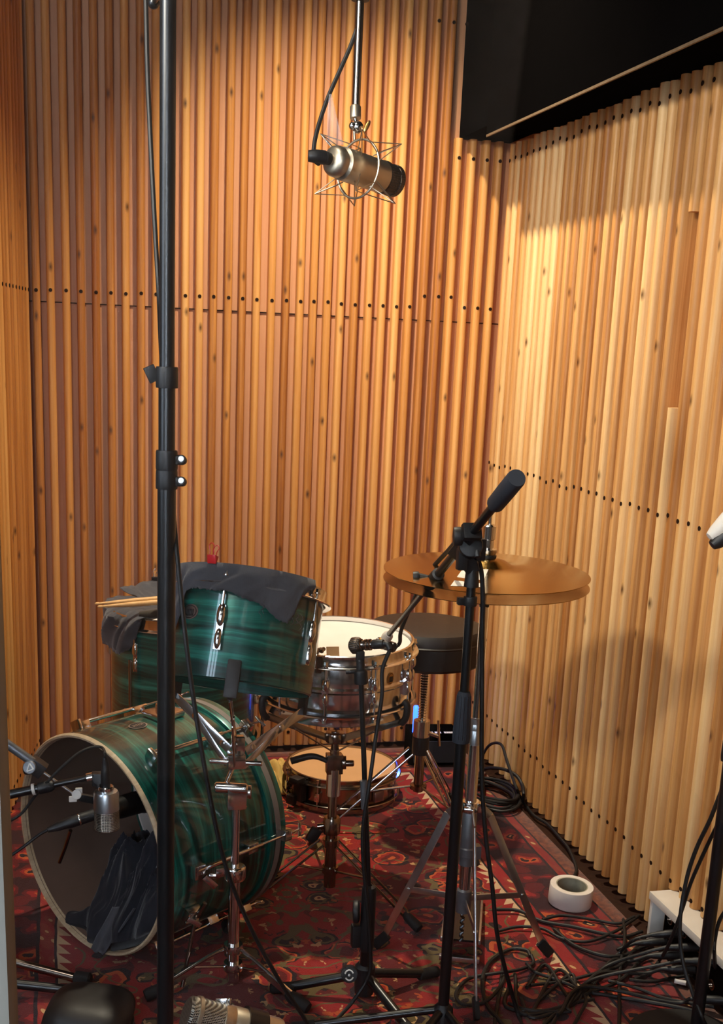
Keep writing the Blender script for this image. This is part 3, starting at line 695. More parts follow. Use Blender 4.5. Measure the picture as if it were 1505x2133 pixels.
# pedal
toe, heel = Z(955, 2008), Z(968, 1876); toe.z = .006; dirp = (heel-toe); dirp.z = 0; Lp = dirp.length; dirp.normalize(); sd = V((dirp.y, -dirp.x, 0))
b = MB(); 
def pz(u): return .012+.055*(1-u)*.9
b.prism([(-.038, 0), (.038, 0), (.042, Lp*.5), (.036, Lp), (-.036, Lp), (-.042, Lp*.5)], toe+V((0, 0, .05)), sd, (dirp*Lp+V((0, 0, -.036))).normalized(), V((0, 0, 1)), .006); b.build('footboard', M['black_metal'], hh, bevel=.002)
b = MB()
for s_ in (-1, 1): b.bar(toe+sd*s_*.043+V((0, 0, .052)), toe+sd*s_*.043+dirp*Lp+V((0, 0, .016)), .006, .012, (0, 0, 1))
b.bar(toe-sd*.046+V((0, 0, .008)), toe+sd*.046+V((0, 0, .008)), .014, .012, (0, 0, 1)); b.bar(toe-sd*.04+dirp*Lp+V((0, 0, .01)), toe+sd*.04+dirp*Lp+V((0, 0, .01)), .02, .014, (0, 0, 1)); b.build('pedal_frame', M['steel'], hh, bevel=.002)
b = MB()
for k in range(9): b.rod(z_(h2-.002-k*.008)+V((.004*(-1)**k, 0, 0)), z_(h2-.009-k*.008)+V((-.004*(-1)**k, 0, 0)), .0035, 6)
b.build('chain', M['black_metal'], hh)
# ------------------------------------------------------------------ stands and hardware
def colz(x, y, py):
    lo, hi = -.2, 3.0
    for _ in range(36):
        m = (lo+hi)/2; p = V((x, y, m)); q = PPY+FOC*(p-EYE).dot(DN)/(p-EYE).dot(FW)
        if q > py: lo = m
        else: hi = m
    return lo
def leg_pair(mb, a, b, w, r, up=(0, 0, 1), brace=None):
    # double-strut leg: two parallel rods meeting at the foot
    a, b = V(a), V(b); d = (b-a).normalized(); s = V((-d.y, d.x, 0)).normalized(); vv = d.cross(s)
    for k in (-1, 1): mb.tube([a+vv*k*w/2, a.lerp(b, .93)+vv*k*w/2, b], r, 8)
def foot(parent, b, d, mat='rubber', r=.011, L=.05):
    b, d = V(b), V(d).normalized(); m = MB(); m.lathe([(0, 0), (r*.9, .001), (r*1.1, .008), (r, L*.8), (r*.6, L), (0, L)], b, -d, 14); m.build('rubber_foot', M[mat], parent)
def tee(mb, c, ax, r, L, m=0): mb.rod(V(c)-V(ax)*L/2, V(c)+V(ax)*L/2, r, 12, m)

# snare stand
SX, SY = -.735, -1.120
st = thing('snare_stand', 'dull chrome snare stand on tripod legs under the chrome snare drum', 'stand', (SX, SY, 0))
sz = lambda py: colz(SX, SY, py); P_ = lambda h: V((SX, SY, h))
zb = SB.z-.012
MB().cyl(P_(sz(1845)), P_(sz(1705)), .0155, seg=18).build('lower_tube', M['dark_chrome'], st)
MB().cyl(P_(sz(1720)), P_(sz(1560)), .0115, seg=18).build('upper_tube', M['dark_chrome'], st)
b = MB(); h = sz(1712); b.lathe([(.012, h-.03), (.021, h-.03), (.022, h-.024), (.022, h+.008), (.019, h+.014), (.012, h+.014)], P_(0)); b.cyl(P_(h-.01)-RT*.02, P_(h-.012)-RT*.036, .008); b.build('clamp_collar', M['dark_chrome'], st)
b = MB(); b.box(P_(h-.035)-RT*.045, (.030, .016, .040), Matrix.Rotation(.5, 3, 'Y')); b.build('wing_nut', M['black_plastic'], st, bevel=.006)
h = sz(1640); b = MB(); b.lathe([(.010, h-.02), (.018, h-.02), (.018, h+.05), (.014, h+.054), (.010, h+.054)], P_(0)); b.build('sleeve', M['chrome'], st)
h = sz(1590); b = MB(); b.box(P_(h), (.04, .03, .05)); b.rod(P_(h)+RT*.012, P_(h)+RT*.05, .008); b.lathe([(0, 0), (.017, 0), (.017, .010), (0, .010)], P_(h+.002)+RT*.02, RT); b.build('tilter', M['dark_chrome'], st, bevel=.006)
b = MB(); p0 = P_(h+.002)-RT*.01; b.tube([p0, p0-RT*.03+V((0, 0, .014)), p0-RT*.055+V((0, 0, .016)), p0-RT*.098+V((0, 0, .004))], [.006, .007, .0085, .009], 10, sub=4); b.build('tilter_lever', M['black_plastic'], st)
hb_ = sz(1535)
b = MB(); b.cyl(P_(sz(1565)), P_(hb_+.015), .010); b.lathe([(0, -.012), (.024, -.012), (.026, 0), (.024, .012), (0, .012)], P_(hb_)); b.build('basket_hub', M['dark_chrome'], st, bevel=.002)
for a in (-75, 45, 165):
    d = V((sin(math.radians(a)), -cos(math.radians(a)), 0)); side = V((-d.y, d.x, 0))
    tip = SB+SN*0+d*.186; tip.z = zb+.004+(-.04*d.y*.18)
    b = MB(); k0 = P_(hb_)+d*.02; k1 = P_(hb_-.01)+d*.075; k2 = tip+V((0, 0, -.03)); 
    b.bar(k0, tip-V((0, 0, .024)), .005, .018, side.cross(V((0, 0, 1)))); b.bar(P_(hb_-.035)+d*.01, k0.lerp(tip, .55)-V((0, 0, .02)), .004, .012, side); ar = b.build('basket_arm', M['dark_chrome'], st, bevel=.001)
    g = MB(); g.tube([tip-V((0, 0, .03)), tip+d*.012-V((0, 0, .012)), tip+d*.014+V((0, 0, .018)), tip+d*.004+V((0, 0, .026))], .0085, 10, sub=4); g.build('rubber_grip', M['black_plastic'], ar)
hl = sz(1752); hr = sz(1810)
b = MB(); b.lathe([(.0156, hr-.008), (.021, hr-.008), (.021, hr+.008), (.0156, hr+.008)], P_(0)); b.build('brace_collar', M['dark_chrome'], st)
b = MB(); b.lathe([(.0156, hl-.012), (.022, hl-.012), (.022, hl+.008), (.0156, hl+.008)], P_(0)); b.build('leg_collar', M['dark_chrome'], st)
for (px, py) in ((531, 1863), (866, 1930), None or (690, 1740)):
    f = Z(px, py, .012); d = (f-P_(f.z)); 
    if (px, py) == (690, 1740): d = V((.05, 1, 0)); f = P_(.012)+d.normalized()*.30
    d = d.normalized(); b = MB(); leg_pair(b, P_(hl)+d*.024, f-d*.02+V((0, 0, .014)), .020, .0032); b.tube([P_(hr)+d*.02, P_(hl).lerp(f, .45)], .0032, 8)
    l_ = b.build('leg', M['dark_chrome'], st); foot(l_, f+d*.012+V((0, 0, -.002)), (f-P_(hl)), r=.012, L=.055)

# tom stand
TX, TY = -1.0411, -1.540
ts = thing('tom_stand', 'chrome tripod stand holding the green rack tom in a basket', 'stand', (TX, TY, 0))
sz = lambda py: colz(TX, TY, py); P_ = lambda h: V((TX, TY, h))
MB().cyl(P_(.015), P_(sz(1810)), .0125, seg=18).build('lower_tube', M['chrome'], ts)
MB().cyl(P_(sz(1815)), P_(sz(1672)), .0088, seg=16).build('upper_tube', M['chrome'], ts)
h = sz(1815); b = MB(); b.lathe([(.0127, h-.018), (.022, h-.018), (.024, h-.012), (.024, h+.010), (.020, h+.014), (.009, h+.014)], P_(0)); b.box(P_(h)-RT*.026, (.03, .016, .02)); b.build('clamp_collar', M['chrome'], ts, bevel=.002)
b = MB(); b.box(P_(h-.018)-RT*.052+V((0, 0, -.006)), (.036, .008, .014), Matrix.Rotation(.8, 3, 'Y')); b.rod(P_(h-.01)-RT*.055, P_(h-.01)-RT*.03, .006); b.build('wing_nut', M['chrome'], ts, bevel=.003)
h = sz(1650); b = MB(); b.rod(P_(h+.012)-RT*.045-FW*.01, P_(h+.008)+RT*.026-FW*.01, .012, 16); b.box(P_(h-.01), (.040, .036, .046)); b.lathe([(0, 0), (.015, 0), (.015, .008), (0, .008)], P_(h)+RT*.024, RT)
b.tube([P_(h-.03)-RT*.018, P_(h-.042), P_(h-.03)+RT*.022], .0045, 8); b.build('tilter', M['chrome'], ts, bevel=.006)
hub = D(491, 1583, depth(P_(.55))); lo_ = P_(h+.012)-RT*.024
b = MB(); n_t = (hub-lo_).length
b.lathe([(0, 0)]+[((.0052 if k % 2 else .0040), k*n_t/40) for k in range(41)]+[(0, n_t)], lo_, hub-lo_, 10); b.build('threaded_rod', M['chrome'], ts)
b = MB(); b.box(hub, (.036, .034, .030)); b.rod(hub-RT*.055+V((0, 0, -.002)), hub+RT*.055+V((0, 0, -.008)), .0055); b.box(hub+TN*.03, (.026, .026, .04)); b.build('basket_hub', M['chrome'], ts, bevel=.004)
TMx = tom.matrix_world
for a, lb in ((-4, None), (118, None), (-128, None)):
    d = (TMx.to_3x3()@pol(1, a, 0)).normalized(); tip = TMx@pol(.158, a, -.006); side = TN.cross(d).normalized()
    b = MB(); k0 = hub+d*.02+TN*.02; k1 = tip-TN*.022+d*.006
    if a == -4: k1 = TMx@pol(.150, a, -.035)
    b.bar(k0, k1, .0035, .019, (k1-k0).cross(side)); b.bar(hub-TN*.012+d*.02, k0.lerp(k1, .55)-TN*.006, .0035, .013, (k1-k0).cross(side))
    for u in (.12, .62): c_ = k0.lerp(k1, u); b.cyl(c_-side*.004, c_+side*.004, .0062, seg=10)
    ar = b.build('basket_arm', M['chrome'], ts, bevel=.001)
    g = MB(); t0, t1 = TMx@pol(.162, a, -.034), TMx@pol(.1625, a, .040)
    q = (t1-t0).normalized(); R_ = frame(q, d); g.box(t0.lerp(t1, .5), (.009, .027, .075), frame(q, side)); g.bar(k1, t0+q*.006, .012, .012, d); g.build('rubber_grip', M['leather'], ar, bevel=.0035)
h1_, h2_ = sz(1972), sz(2010)
for hh_ in (h1_, h2_):
    b = MB(); b.lathe([(.0126, hh_-.01), (.021, hh_-.01), (.022, hh_), (.020, hh_+.008), (.0126, hh_+.008)], P_(0)); b.build('leg_collar', M['chrome'], ts)
b = MB(); b.lathe([(0, .004), (.0135, .004), (.0140, .03), (.0126, .05)], P_(0)); b.build('tube_end', M['chrome'], ts)
for q in ((318, 2068), (628, 2092), None):
    if q: f = Z(q[0], q[1], .014)
    else: f = P_(.014)+V((.08, 1, 0)).normalized()*.24
    d = f-P_(.014); d.normalize(); b = MB(); a0 = P_(h1_)+d*.022
    b.tube([a0, a0+d*.035-V((0, 0, .012)), f-d*.03+V((0, 0, .018))], .0042, 8); side = V((-d.y, d.x, 0)); b.bar(a0+d*.05-V((0, 0, .026)), f-d*.03+V((0, 0, .012)), .004, .020, side.cross(d))
    b.tube([P_(h2_)+d*.02, a0.lerp(f, .42)], .0028, 8); l_ = b.build('leg', M['chrome'], ts); foot(l_, f+d*.018-V((0, 0, .004)), (d*1.0-V((0, 0, .25))), r=.013, L=.06)

# throne
TC = D(890, 1300, 3.36); hx, hy = TC.x, TC.y
th_ = thing('drum_throne', 'round black vinyl drum stool on a threaded chrome tripod behind the hi-hat', 'stool', (hx, hy, 0))
sz = lambda py: colz(hx, hy, py); P_ = lambda h: V((hx, hy, h)); zt_ = TC.z; R = .162
b = MB(); b.lathe([(0, zt_+.004), (R*.8, zt_+.004), (R*.95, zt_-.002), (R, zt_-.014), (R, zt_-.034)], P_(0), seg=56); b.build('seat', M['leather'], th_)
b = MB(); b.lathe([(R+.0005, zt_-.031), (R+.0035, zt_-.034), (R+.0005, zt_-.038)], P_(0), seg=56); b.build('piping', M['leather'], th_)
b = MB(); b.lathe([(R, zt_-.036), (R-.001, zt_-.094), (R-.01, zt_-.102), (0, zt_-.102)], P_(0), seg=56); b.build('seat_skirt', M['black_plastic'], th_)
h0, h1 = sz(1500), zt_-.10; n = 74
b = MB(); b.lathe([(0, h0-.10)]+[((.0128 if k % 2 else .0102), h0-.10+k*(h1-h0+.10)/n) for k in range(n+1)]+[(0, h1)], P_(0), seg=16); b.build('threaded_spindle', M['chrome'], th_)
b = MB(); hA, hB = sz(1533), sz(1500); b.lathe([(.012, hA), (.0235, hA), (.0235, hB), (.012, hB)], P_(0), seg=24); b.build('height_nut', M['chrome'], th_)
b = MB(); b.rod(P_(hA+.01)+RT*.02, P_(hA-.002)+RT*.05, .005); b.tube([P_(hA+.002)+RT*.046+V((0, 0, .045)), P_(hA)+RT*.05, P_(hA-.03)+RT*.053], .004, 8); b.build('wing_bolt', M['chrome'], th_)
hC = sz(1570); b = MB(); b.lathe([(.012, hC), (.0225, hC), (.0240, hC+.01), (.0240, hA-.002), (.012, hA-.002)], P_(0), seg=24); b.build('top_collar', M['black_plastic'], th_)
b = MB(); b.cyl(P_(.13), P_(hC), .014, seg=18); b.lathe([(.0142, .135), (.024, .138), (.024, .150), (.0142, .152)], P_(0)); b.build('column', M['dark_chrome'], th_)
for a in (20, 140, 262):
    d = V((sin(math.radians(a)), -cos(math.radians(a)), 0)); b = MB(); f = P_(.012)+d*.27; top = P_(hC+.01)+d*.024
    leg_pair(b, top, f-d*.014+V((0, 0, .018)), .024, .0036); b.tube([P_(.145)+d*.022, top.lerp(f, .52)], .0036, 8); l_ = b.build('leg', M['chrome'], th_); foot(l_, f+d*.01-V((0, 0, .004)), f-top, r=.012, L=.045)

# microphone builders ------------------------------------------------
def cable_obj(name, pts, r, label, cat='cable', group=None, sub=8, mat='cable'):
    o = MB().tube(pts, r, 8, sub=sub).build(name, M[mat]); return tag(o, label, cat, group)
def xlr(mb, a, ax, L=.075, r=.0095, m=0):
    mb.lathe([(0, 0), (r, 0), (r, L*.22), (r*1.04, L*.24), (r*1.0, L*.55), (r*.86, L*.6), (r*.8, L*.78), (r*.45, L), (0, L)], a, ax, 16, m)

# snare microphone on its short stand
BX = Z(757, 2078); bx, by = BX.x, BX.y
ms = thing('microphone_stand', 'short black microphone stand with low tripod legs beside the snare', 'microphone stand', (bx, by, 0))
tip = D(751, 1402, 2.42); base = V((bx, by, .05)); mid = D(768, 1862, 2.53)
b = MB(); b.cyl(base, mid+V((0, 0, .0)), .0125, seg=16); b.build('lower_tube', M['black_metal'], ms)
b = MB(); b.cyl(mid-(tip-mid)*.1, tip, .0055, seg=12); b.build('upper_tube', M['black_metal'], ms)
dv = (tip-mid).normalized(); q = mid+dv*.005
b = MB(); b.lathe([(.006, .075), (.0145, .072), (.0155, .06), (.0155, -.065), (.0135, -.075), (.006, -.075)], mid-V((0, 0, .055)), V((0, 0, 1)), 18); b.lathe([(0, 0), (.024, .002), (.025, .012), (.017, .016), (0, .016)], mid-V((0, 0, .04))-RT*.033, RT, 20); b.box(mid-V((0, 0, .095))-RT*.022, (.022, .02, .05)); b.build('height_clutch', M['black_plastic'], ms, bevel=.003)
b = MB(); c_ = D(758, 1655, 2.47); b.cyl(c_-dv*.03, c_+dv*.03, .0075); b.build('joint_sleeve', M['cast'], ms)
b = MB(); b.lathe([(0, .012), (.020, .012), (.022, .03), (.022, .075), (.014, .085), (0, .085)], (bx, by, .0), (0, 0, 1), 20); b.build('leg_hub', M['black_plastic'], ms)
kn = MB(); c_ = D(727, 2030, 2.50); kn.lathe([(0, 0), (.015, 0), (.017, .004), (.017, .022), (0, .024)], c_+FW*.02, -FW, 20); kb = kn.build('hub_knob', M['black_plastic'], ms)
kn = MB(); c2 = c_-FW*.0052
for a0, a1 in ((.4, 2.6), (3.4, 5.9)):
    pts = [c2+RT*.0085*cos(a0+(a1-a0)*k/8)+DN*.0105*sin(a0+(a1-a0)*k/8) for k in range(9)]; kn.tube(pts, .0016, 6)
kn.ball(c2, .0028, 8); kn.build('knob_emblem', M['white_mark'], kb)
for q in ((568, 2058), (908, 2024), (868, 2160)):
    f = Z(q[0], q[1], .014); d = f-V((bx, by, .014)); Ld = d.length; d.normalize()
    b = MB(); b.tube([V((bx, by, .055))+d*.015, f-d*.03+V((0, 0, .003))], .0105, 12); l_ = b.build('leg', M['black_metal'], ms)
    f2 = MB(); f2.rod(f-d*.05+V((0, 0, .004)), f+d*.006+V((0, 0, .000)), .0125); f2.build('rubber_foot', M['rubber'], l_)
m57 = thing('snare_microphone', 'small black dynamic microphone on the short stand aimed at the snare', 'microphone', tip)
hd, tl2 = D(733, 1345, 2.425), D(784, 1342, 2.400); ax = (tl2-hd).normalized()
b = MB(); b.lathe([(0, -.002), (.010, .000), (.0168, .006), (.0172, .014), (.0165, .02), (.013, .024)], hd-ax*.004, ax, 24); b.build('grille', M['grille_dark'], m57)
b = MB(); b.lathe([(.0128, .022), (.0128, .026), (.010, .028), (.0095, .032), (.0115, .034), (.0115, .038), (.0092, .040), (.0115, .042), (.0115, .046), (.009, .048), (.0085, .058), (0, .058)], hd-ax*.004, ax, 20); b.build('body', M['dark_chrome'], m57)
b = MB(); b.lathe([(.0088, .050), (.0098, .052), (.0098, .066), (.0085, .074), (0, .076)], hd-ax*.004, ax, 18); b.tube([hd+ax*.066, hd+ax*.078+DN*.001, hd+ax*.084+DN*.012], .0055, 10, sub=4); b.build('right_angle_plug', M['black_plastic'], m57)
b = MB(); b.rod(tip-dv*.01, tip+dv*.03, .0085); b.lathe([(0, 0), (.0135, 0), (.014, .004), (.0135, .026), (.009, .03), (0, .03)], tip-dv*.022, dv, 18); b.box(tip+dv*.034, (.016, .012, .022)); b.cyl(tip-RT*.03+dv*.002-DN*.0, tip-RT*.006+dv*.004, .0045); b.build('mic_clip', M['black_plastic'], m57, bevel=.002)
# its lead
e0 = hd+ax*.084+DN*.012
cable_obj('microphone_cable', [e0, D(796, 1395, 2.40), D(795, 1450, 2.41), D(783, 1530, 2.43), D(768, 1640, 2.44), D(756, 1720, 2.455), D(756, 1790, 2.475), D(764, 1880, 2.50), D(771, 1975, 2.535), D(768, 2030, 2.55), Z(735, 2085, .03), Z(700, 2125, .006), Z(660, 2180, .006)], .0042, 'black cable hanging from the snare microphone down its short stand', group=None)

# boom stand over the snare
fb_ = Z(918, 2168); ox, oy = fb_.x, fb_.y
bs = thing('boom_stand', 'tall black boom microphone stand in front of the hi-hat', 'microphone stand', (ox, oy, 0))
sz = lambda py: colz(ox, oy, py); P_ = lambda h: V((ox, oy, h))
J = P_(sz(1150)); J = D(966, 1130, depth(J)-.012)
MB().cyl(P_(.04), P_(sz(1545)), .0112, seg=18).build('lower_tube', M['black_metal'], bs)
MB().cyl(P_(sz(1560)), P_(sz(1215)), .0086, seg=16).build('upper_tube', M['black_metal'], bs)
hA, hB = sz(1545), sz(1440)
b = MB(); 
pr = [(.0112, hA-.002), (.0165, hA), (.0170, hA+.006), (.0150, hA+.05), (.0128, hB-.006), (.0105, hB), (.0087, hB)]; b.lathe(pr, P_(0), seg=24)
for k in range(14):
    a = 2*PI*k/14; b.tube([P_(hA+.008)+V((.0165*cos(a), .0165*sin(a), 0)), P_(hB-.008)+V((.0128*cos(a), .0128*sin(a), 0))], .0011, 5)
b.build('height_grip', M['grip'], bs)
b = MB(); h = sz(1252); b.lathe([(.0087, h-.009), (.0125, h-.009), (.0125, h+.009), (.0087, h+.009)], P_(0)); b.box(P_(h)-RT*.016, (.016, .014, .014)); b.build('cable_clip', M['black_plastic'], bs, bevel=.002)
tipb = D(806, 1326, 2.80); bd_ = (tipb-J).normalized()
s_lo, s_hi = .2, 1.4
for _ in range(30):                                                       # how far the boom runs past its joint
    s_ = (s_lo+s_hi)/2; p = J-bd_*s_*.45; qx = PPX+FOC*(p-EYE).dot(RT)/(p-EYE).dot(FW)
    if qx < 1066: s_lo = s_
    else: s_hi = s_
back = J-bd_*s_*.45; off = RT*0
b = MB(); b.cyl(back+off, J+bd_*.20+off, .0082, seg=16); b.build('boom_tube', M['black_metal'], bs)
b = MB(); b.cyl(J+bd_*.17+off, tipb+off*.2, .0062, seg=14); b.build('boom_extension', M['black_metal'], bs)
b = MB(); g1 = back+off; b.lathe([(0, -.024), (.0145, -.024), (.0158, -.019), (.0160, .03), (.0155, .085), (.0135, .09), (.0083, .09)], g1, bd_, 20); b.build('boom_grip', M['grip'], bs)
b = MB(); c_ = J+bd_*.21+off; b.lathe([(.007, .035), (.013, .033), (.0135, -.02), (.0125, -.032), (.0083, -.034)], c_, bd_, 18); b.rod(c_-RT*.012-bd_*.002, c_-RT*.034-DN*.006, .007); b.lathe([(0, 0), (.0105, 0), (.0115, .004), (.0105, .012), (0, .012)], c_-RT*.030-DN*.004, -RT, 14); b.build('extension_clutch', M['black_plastic'], bs)
b = MB(); b.bar(J, P_(sz(1190)), .026, .022, FW); b.lathe([(0, -.018), (.021, -.018), (.022, -.012), (.022, .012), (.021, .018), (0, .018)], J+RT*.010+DN*.008-FW*.014, FW, 24); b.bar(J-bd_*.05+off, J+bd_*.055+off, .024, .026, FW)
b.lathe([(0, 0), (.016, 0), (.017, .004), (.017, .016), (0, .018)], J-bd_*.03-RT*.012-FW*.008, -RT, 20); b.box(J-bd_*.055+off-RT*.002, (.034, .03, .016), frame(bd_)); b.box(J-DN*-.03+RT*-.004, (.018, .018, .04)); b.tube([J+RT*.02-FW*.02+DN*.0, J+RT*.022-FW*.03+DN*.03], .007, 8)
b.box(J+RT*.028+DN*.012, (.018, .024, .04)); b.build('boom_joint', M['black_plastic'], bs, bevel=.004)
b = MB(); b.lathe([(.0088, sz(1222)), (.014, sz(1222)), (.012, sz(1190)), (.010, sz(1170)), (0, sz(1170))], P_(0)); b.build('swivel_post', M['black_plastic'], bs)
b = MB(); b.lathe([(0, .016), (.02, .016), (.022, .03), (.02, .075), (.0115, .085)], P_(0)); b.build('leg_hub', M['black_plastic'], bs)
for a in (-45, 15, 195+60):
    d = V((sin(math.radians(a)), -cos(math.radians(a)), 0)); b = MB(); f = P_(.012)+d*.30; b.tube([P_(.07)+d*.016, f-d*.01+V((0, 0, .004))], .0085, 10); l_ = b.build('leg', M['black_metal'], bs); f2 = MB(); f2.rod(f-d*.045+V((0, 0, .009)), f+d*.006, .0115); f2.build('rubber_foot', M['rubber'], l_)
pm = thing('pencil_microphone', 'dark pencil microphone with a pale clip hanging from the boom over the snare head', 'microphone', tipb)
b = MB(); b.lathe([(0, -.006), (.010, -.006), (.0125, .002), (.0125, .018), (.0105, .026), (.008, .034), (0, .034)], tipb+bd_*.012, -bd_, 18); b.rod(tipb+bd_*.01, tipb+bd_*.028+DN*.004, .006); b.build('mic_clip', M['white_paint'], pm, label='pale clip')
c_ = tipb+bd_*.03+DN*.010; pa = (RT*.80+DN*.28-FW*.45).normalized()
b = MB(); b.rod(c_-pa*.022, c_+pa*.030+DN*.0, .0125, 18); b.build('body', M['black_metal'], pm)
b = MB(); b.lathe([(.0127, -.006), (.0136, -.004), (.0136, .006), (.0127, .008)], c_-pa*.008, pa, 20); b.build('ring', M['brass_ring'], pm, label='pale gold ring')
pe = c_+pa*.028
cable_obj('microphone_cable', [pe, pe+RT*.012-DN*.012, D(836, 1310, 2.74), D(868, 1235, 2.62), D(890, 1195, 2.54), D(930, 1150, 2.42), D(955, 1128, 2.30), D(985, 1150, 2.255), D(1003, 1200, 2.27), D(1004, 1330, 2.30), D(1003, 1480, 2.33), D(1003, 1620, 2.36), D(1011, 1740, 2.39), D(1025, 1850, 2.42), D(1034, 1940, 2.45), D(1052, 2020, 2.49), Z(1078, 2110, .006), Z(1105, 2190, .006)], .0046, 'black cable running along the boom and down past the hi-hat stand', sub=8)

# tall pole stand on the left
px_, py_ = D(347, 1000, 1.55).x, D(347, 1000, 1.55).y
pl = thing('pole_stand', 'tall black telescopic pole stand nearest the window at left', 'microphone stand', (px_, py_, 0))
sz = lambda py: colz(px_, py_, py); P_ = lambda h: V((px_, py_, h))
MB().cyl(P_(.03), P_(sz(985)), .0118, seg=20).build('lower_tube', M['black_metal'], pl)
MB().cyl(P_(sz(985)), P_(sz(785)), .0106, seg=20).build('middle_tube', M['black_metal'], pl)
MB().cyl(P_(sz(785)), P_(sz(-120)), .0096, seg=20).build('upper_tube', M['black_metal'], pl)
b = MB()
for y0_, y1_ in ((808, 764), (978, 938), (1018, 979)):
    a_, c_ = sz(y0_), sz(y1_); b.lathe([(.0098, a_), (.0136, a_), (.0140, a_+.002), (.0138, c_-.002), (.0132, c_), (.0098, c_)], P_(0), seg=24)
b.build('clutch_sleeve', M['black_plastic'], pl)
b = MB(); q = P_(sz(782)); b.box(q-RT*.019-V((0, 0, -.002)), (.014, .010, .020), Matrix.Rotation(-.45, 3, 'Y')); b.rod(q-RT*.010, q-RT*.02, .004); b.build('wing_knob', M['black_plastic'], pl, bevel=.003)
for yy in (958, 1003):
    q = P_(sz(yy)); b = MB(); b.box(q+RT*.0155, (.012, .012, .012)); b.lathe([(0, 0), (.0058, 0), (.0058, .014), (0, .014)], q+RT*.0195-FW*.007, FW, 14); k_ = b.build('clamp_screw', M['black_plastic'], pl, bevel=.002)
    MB().lathe([(0, 0), (.0036, 0), (.0036, .002), (0, .002)], q+RT*.0195-FW*.0088, FW, 12).build('screw_head', M['steel'], k_)
b = MB(); q = D(320, 6, 1.50); b.ball(q, .0075, 16); b.cyl(q, P_(q.z)+V((0, 0, 0)), .003); b.build('side_knob', M['black_metal'], pl)
b = MB(); b.lathe([(0, 0), (.13, 0), (.13, .012), (.10, .022), (.02, .03), (.0118, .05)], P_(0.0), seg=40); b.build('round_base', M['black_metal'], pl)
cable_obj('pole_cable', [D(302, -60, 1.52), D(304, 20, 1.52), D(307, 150, 1.52), D(315, 330, 1.52), D(324, 500, 1.523), D(331, 620, 1.53), D(335, 720, 1.575), D(346, 900, 1.585), D(362, 1080, 1.580), D(371, 1180, 1.56), D(384, 1310, 1.55), D(402, 1450, 1.56), D(430, 1620, 1.58), D(466, 1790, 1.62), D(516, 1920, 1.67), D(580, 2040, 1.72), D(640, 2133, 1.78), D(700, 2260, 1.88), Z(760, 2420, .008), Z(800, 2560, .006)], .0030, 'black cable wound once round the tall pole stand at left')

# right foreground stand with its cables and the device at the frame edge
rx, ry = Z(1428, 2178).x, Z(1428, 2178).y
rs = thing('round_base_stand', 'black microphone stand with a round base at the right edge', 'microphone stand', (rx, ry, 0))
b = MB(); b.lathe([(0, .002), (.118, .002), (.122, .006), (.120, .014), (.10, .020), (.03, .026), (.018, .04), (0, .04)], (rx, ry, 0), seg=56); b.build('round_base', M['rubber'], rs)
sx, sy = D(1462, 2120, 2.42).x, D(1462, 2120, 2.42).y
sx, sy = rx+.012, ry-.01
P_ = lambda h: V((sx, sy, h)); b = MB(); b.cyl(P_(.03), P_(1.12), .0125, seg=18); b.build('pole', M['black_metal'], rs)
b = MB(); b.lathe([(.0126, .62), (.017, .62), (.018, .63), (.016, .70), (.0126, .71)], P_(0)); b.build('height_grip', M['black_plastic'], rs)
# ------------------------------------------------------------------ cloths, clips, sticks
def nz(*a): # cheap smooth wobble
    return sum(sin(a[0]*k*1.7+a[1]*k*2.3+k)*.5**i for i, k in enumerate((1, 2.3, 4.1, 7.7)))
def interp(x, pts):
    if x <= pts[0][0]: return pts[0][1]
    for (a, b), (c, d) in zip(pts, pts[1:]):
        if x <= c: return b+(d-b)*(x-a)/(c-a)
    return pts[-1][1]
def drape(Mx, R, H, a0, a1, hang, na, inner, lift=.010, fray=.004, bulge=.014, nin=6, nh=9, amp=1.0):
    rows = []
    for i in range(na+1):
        a = a0+(a1-a0)*i/na; h = interp(a, hang); r_ = []
        for k in range(nin):
            t = k/nin; r_.append(Mx@pol(inner+(R-inner)*t, a, H+.006+lift*t*t+.004*amp*abs(nz(a*.05, t*3))))
        r_.append(Mx@pol(R+.003, a, H+.006+lift)); r_.append(Mx@pol(R+bulge*.8, a, H+lift*.4-.001))
        for k in range(1, nh+1):
            t = k/nh; rr = R+bulge*(1-.25*t)+.0035*amp*nz(a*.09, t*1.5)*min(1, h/.04)
            r_.append(Mx@pol(rr, a+.8*nz(a*.2, t*2)*t, H+lift*.4-.004-h*t-(fray*random.random() if k == nh else 0)))
        rows.append(r_)
    return rows
Tm = tom.matrix_world
hang = [(-80, .03), (-68, .112), (-58, .124), (-53.5, .120), (-51.5, .085), (-49.5, .042), (-40, .036), (-28, .040), (-16, .040), (-6, .047), (4, .054), (14, .066), (22, .082), (27, .084), (32, .070), (36, .034), (42, .010), (48, .001)]
b = MB(); b.grid(drape(Tm, .1635, .214, -80, 48, hang, 132, .03, lift=.005, bulge=.007, amp=.8)); cl_ = b.build('tom_cloth', M['cloth'], solid=.0016, ang=70)
tag(cl_, 'charcoal rag draped over the rim of the green rack tom, frayed along its edge', 'cloth')
b = MB()
for a, h, n_s, sp in ((9, .058, 2, 1.5), (33, .068, 3, 3.5)):
    for k in range(n_s):
        ll = random.uniform(.02, .05); aa = a+sp*(k-.5); pts = [Tm@pol(.1715+.001*nz(k, j*.9+a), aa+.9*nz(a+k*3, j*.8), .214-h+.004-ll*j/6) for j in range(7)]; b.tube(pts, .0006, 5, sub=3)
b.build('loose_threads', M['cloth'], cl_)
Fm = ft.matrix_world
hang = [(-112, .0), (-104, .03), (-96, .085), (-84, .10), (-70, .108), (-58, .110), (-48, .104), (-42, .080), (-36, .045), (-31, .0)]
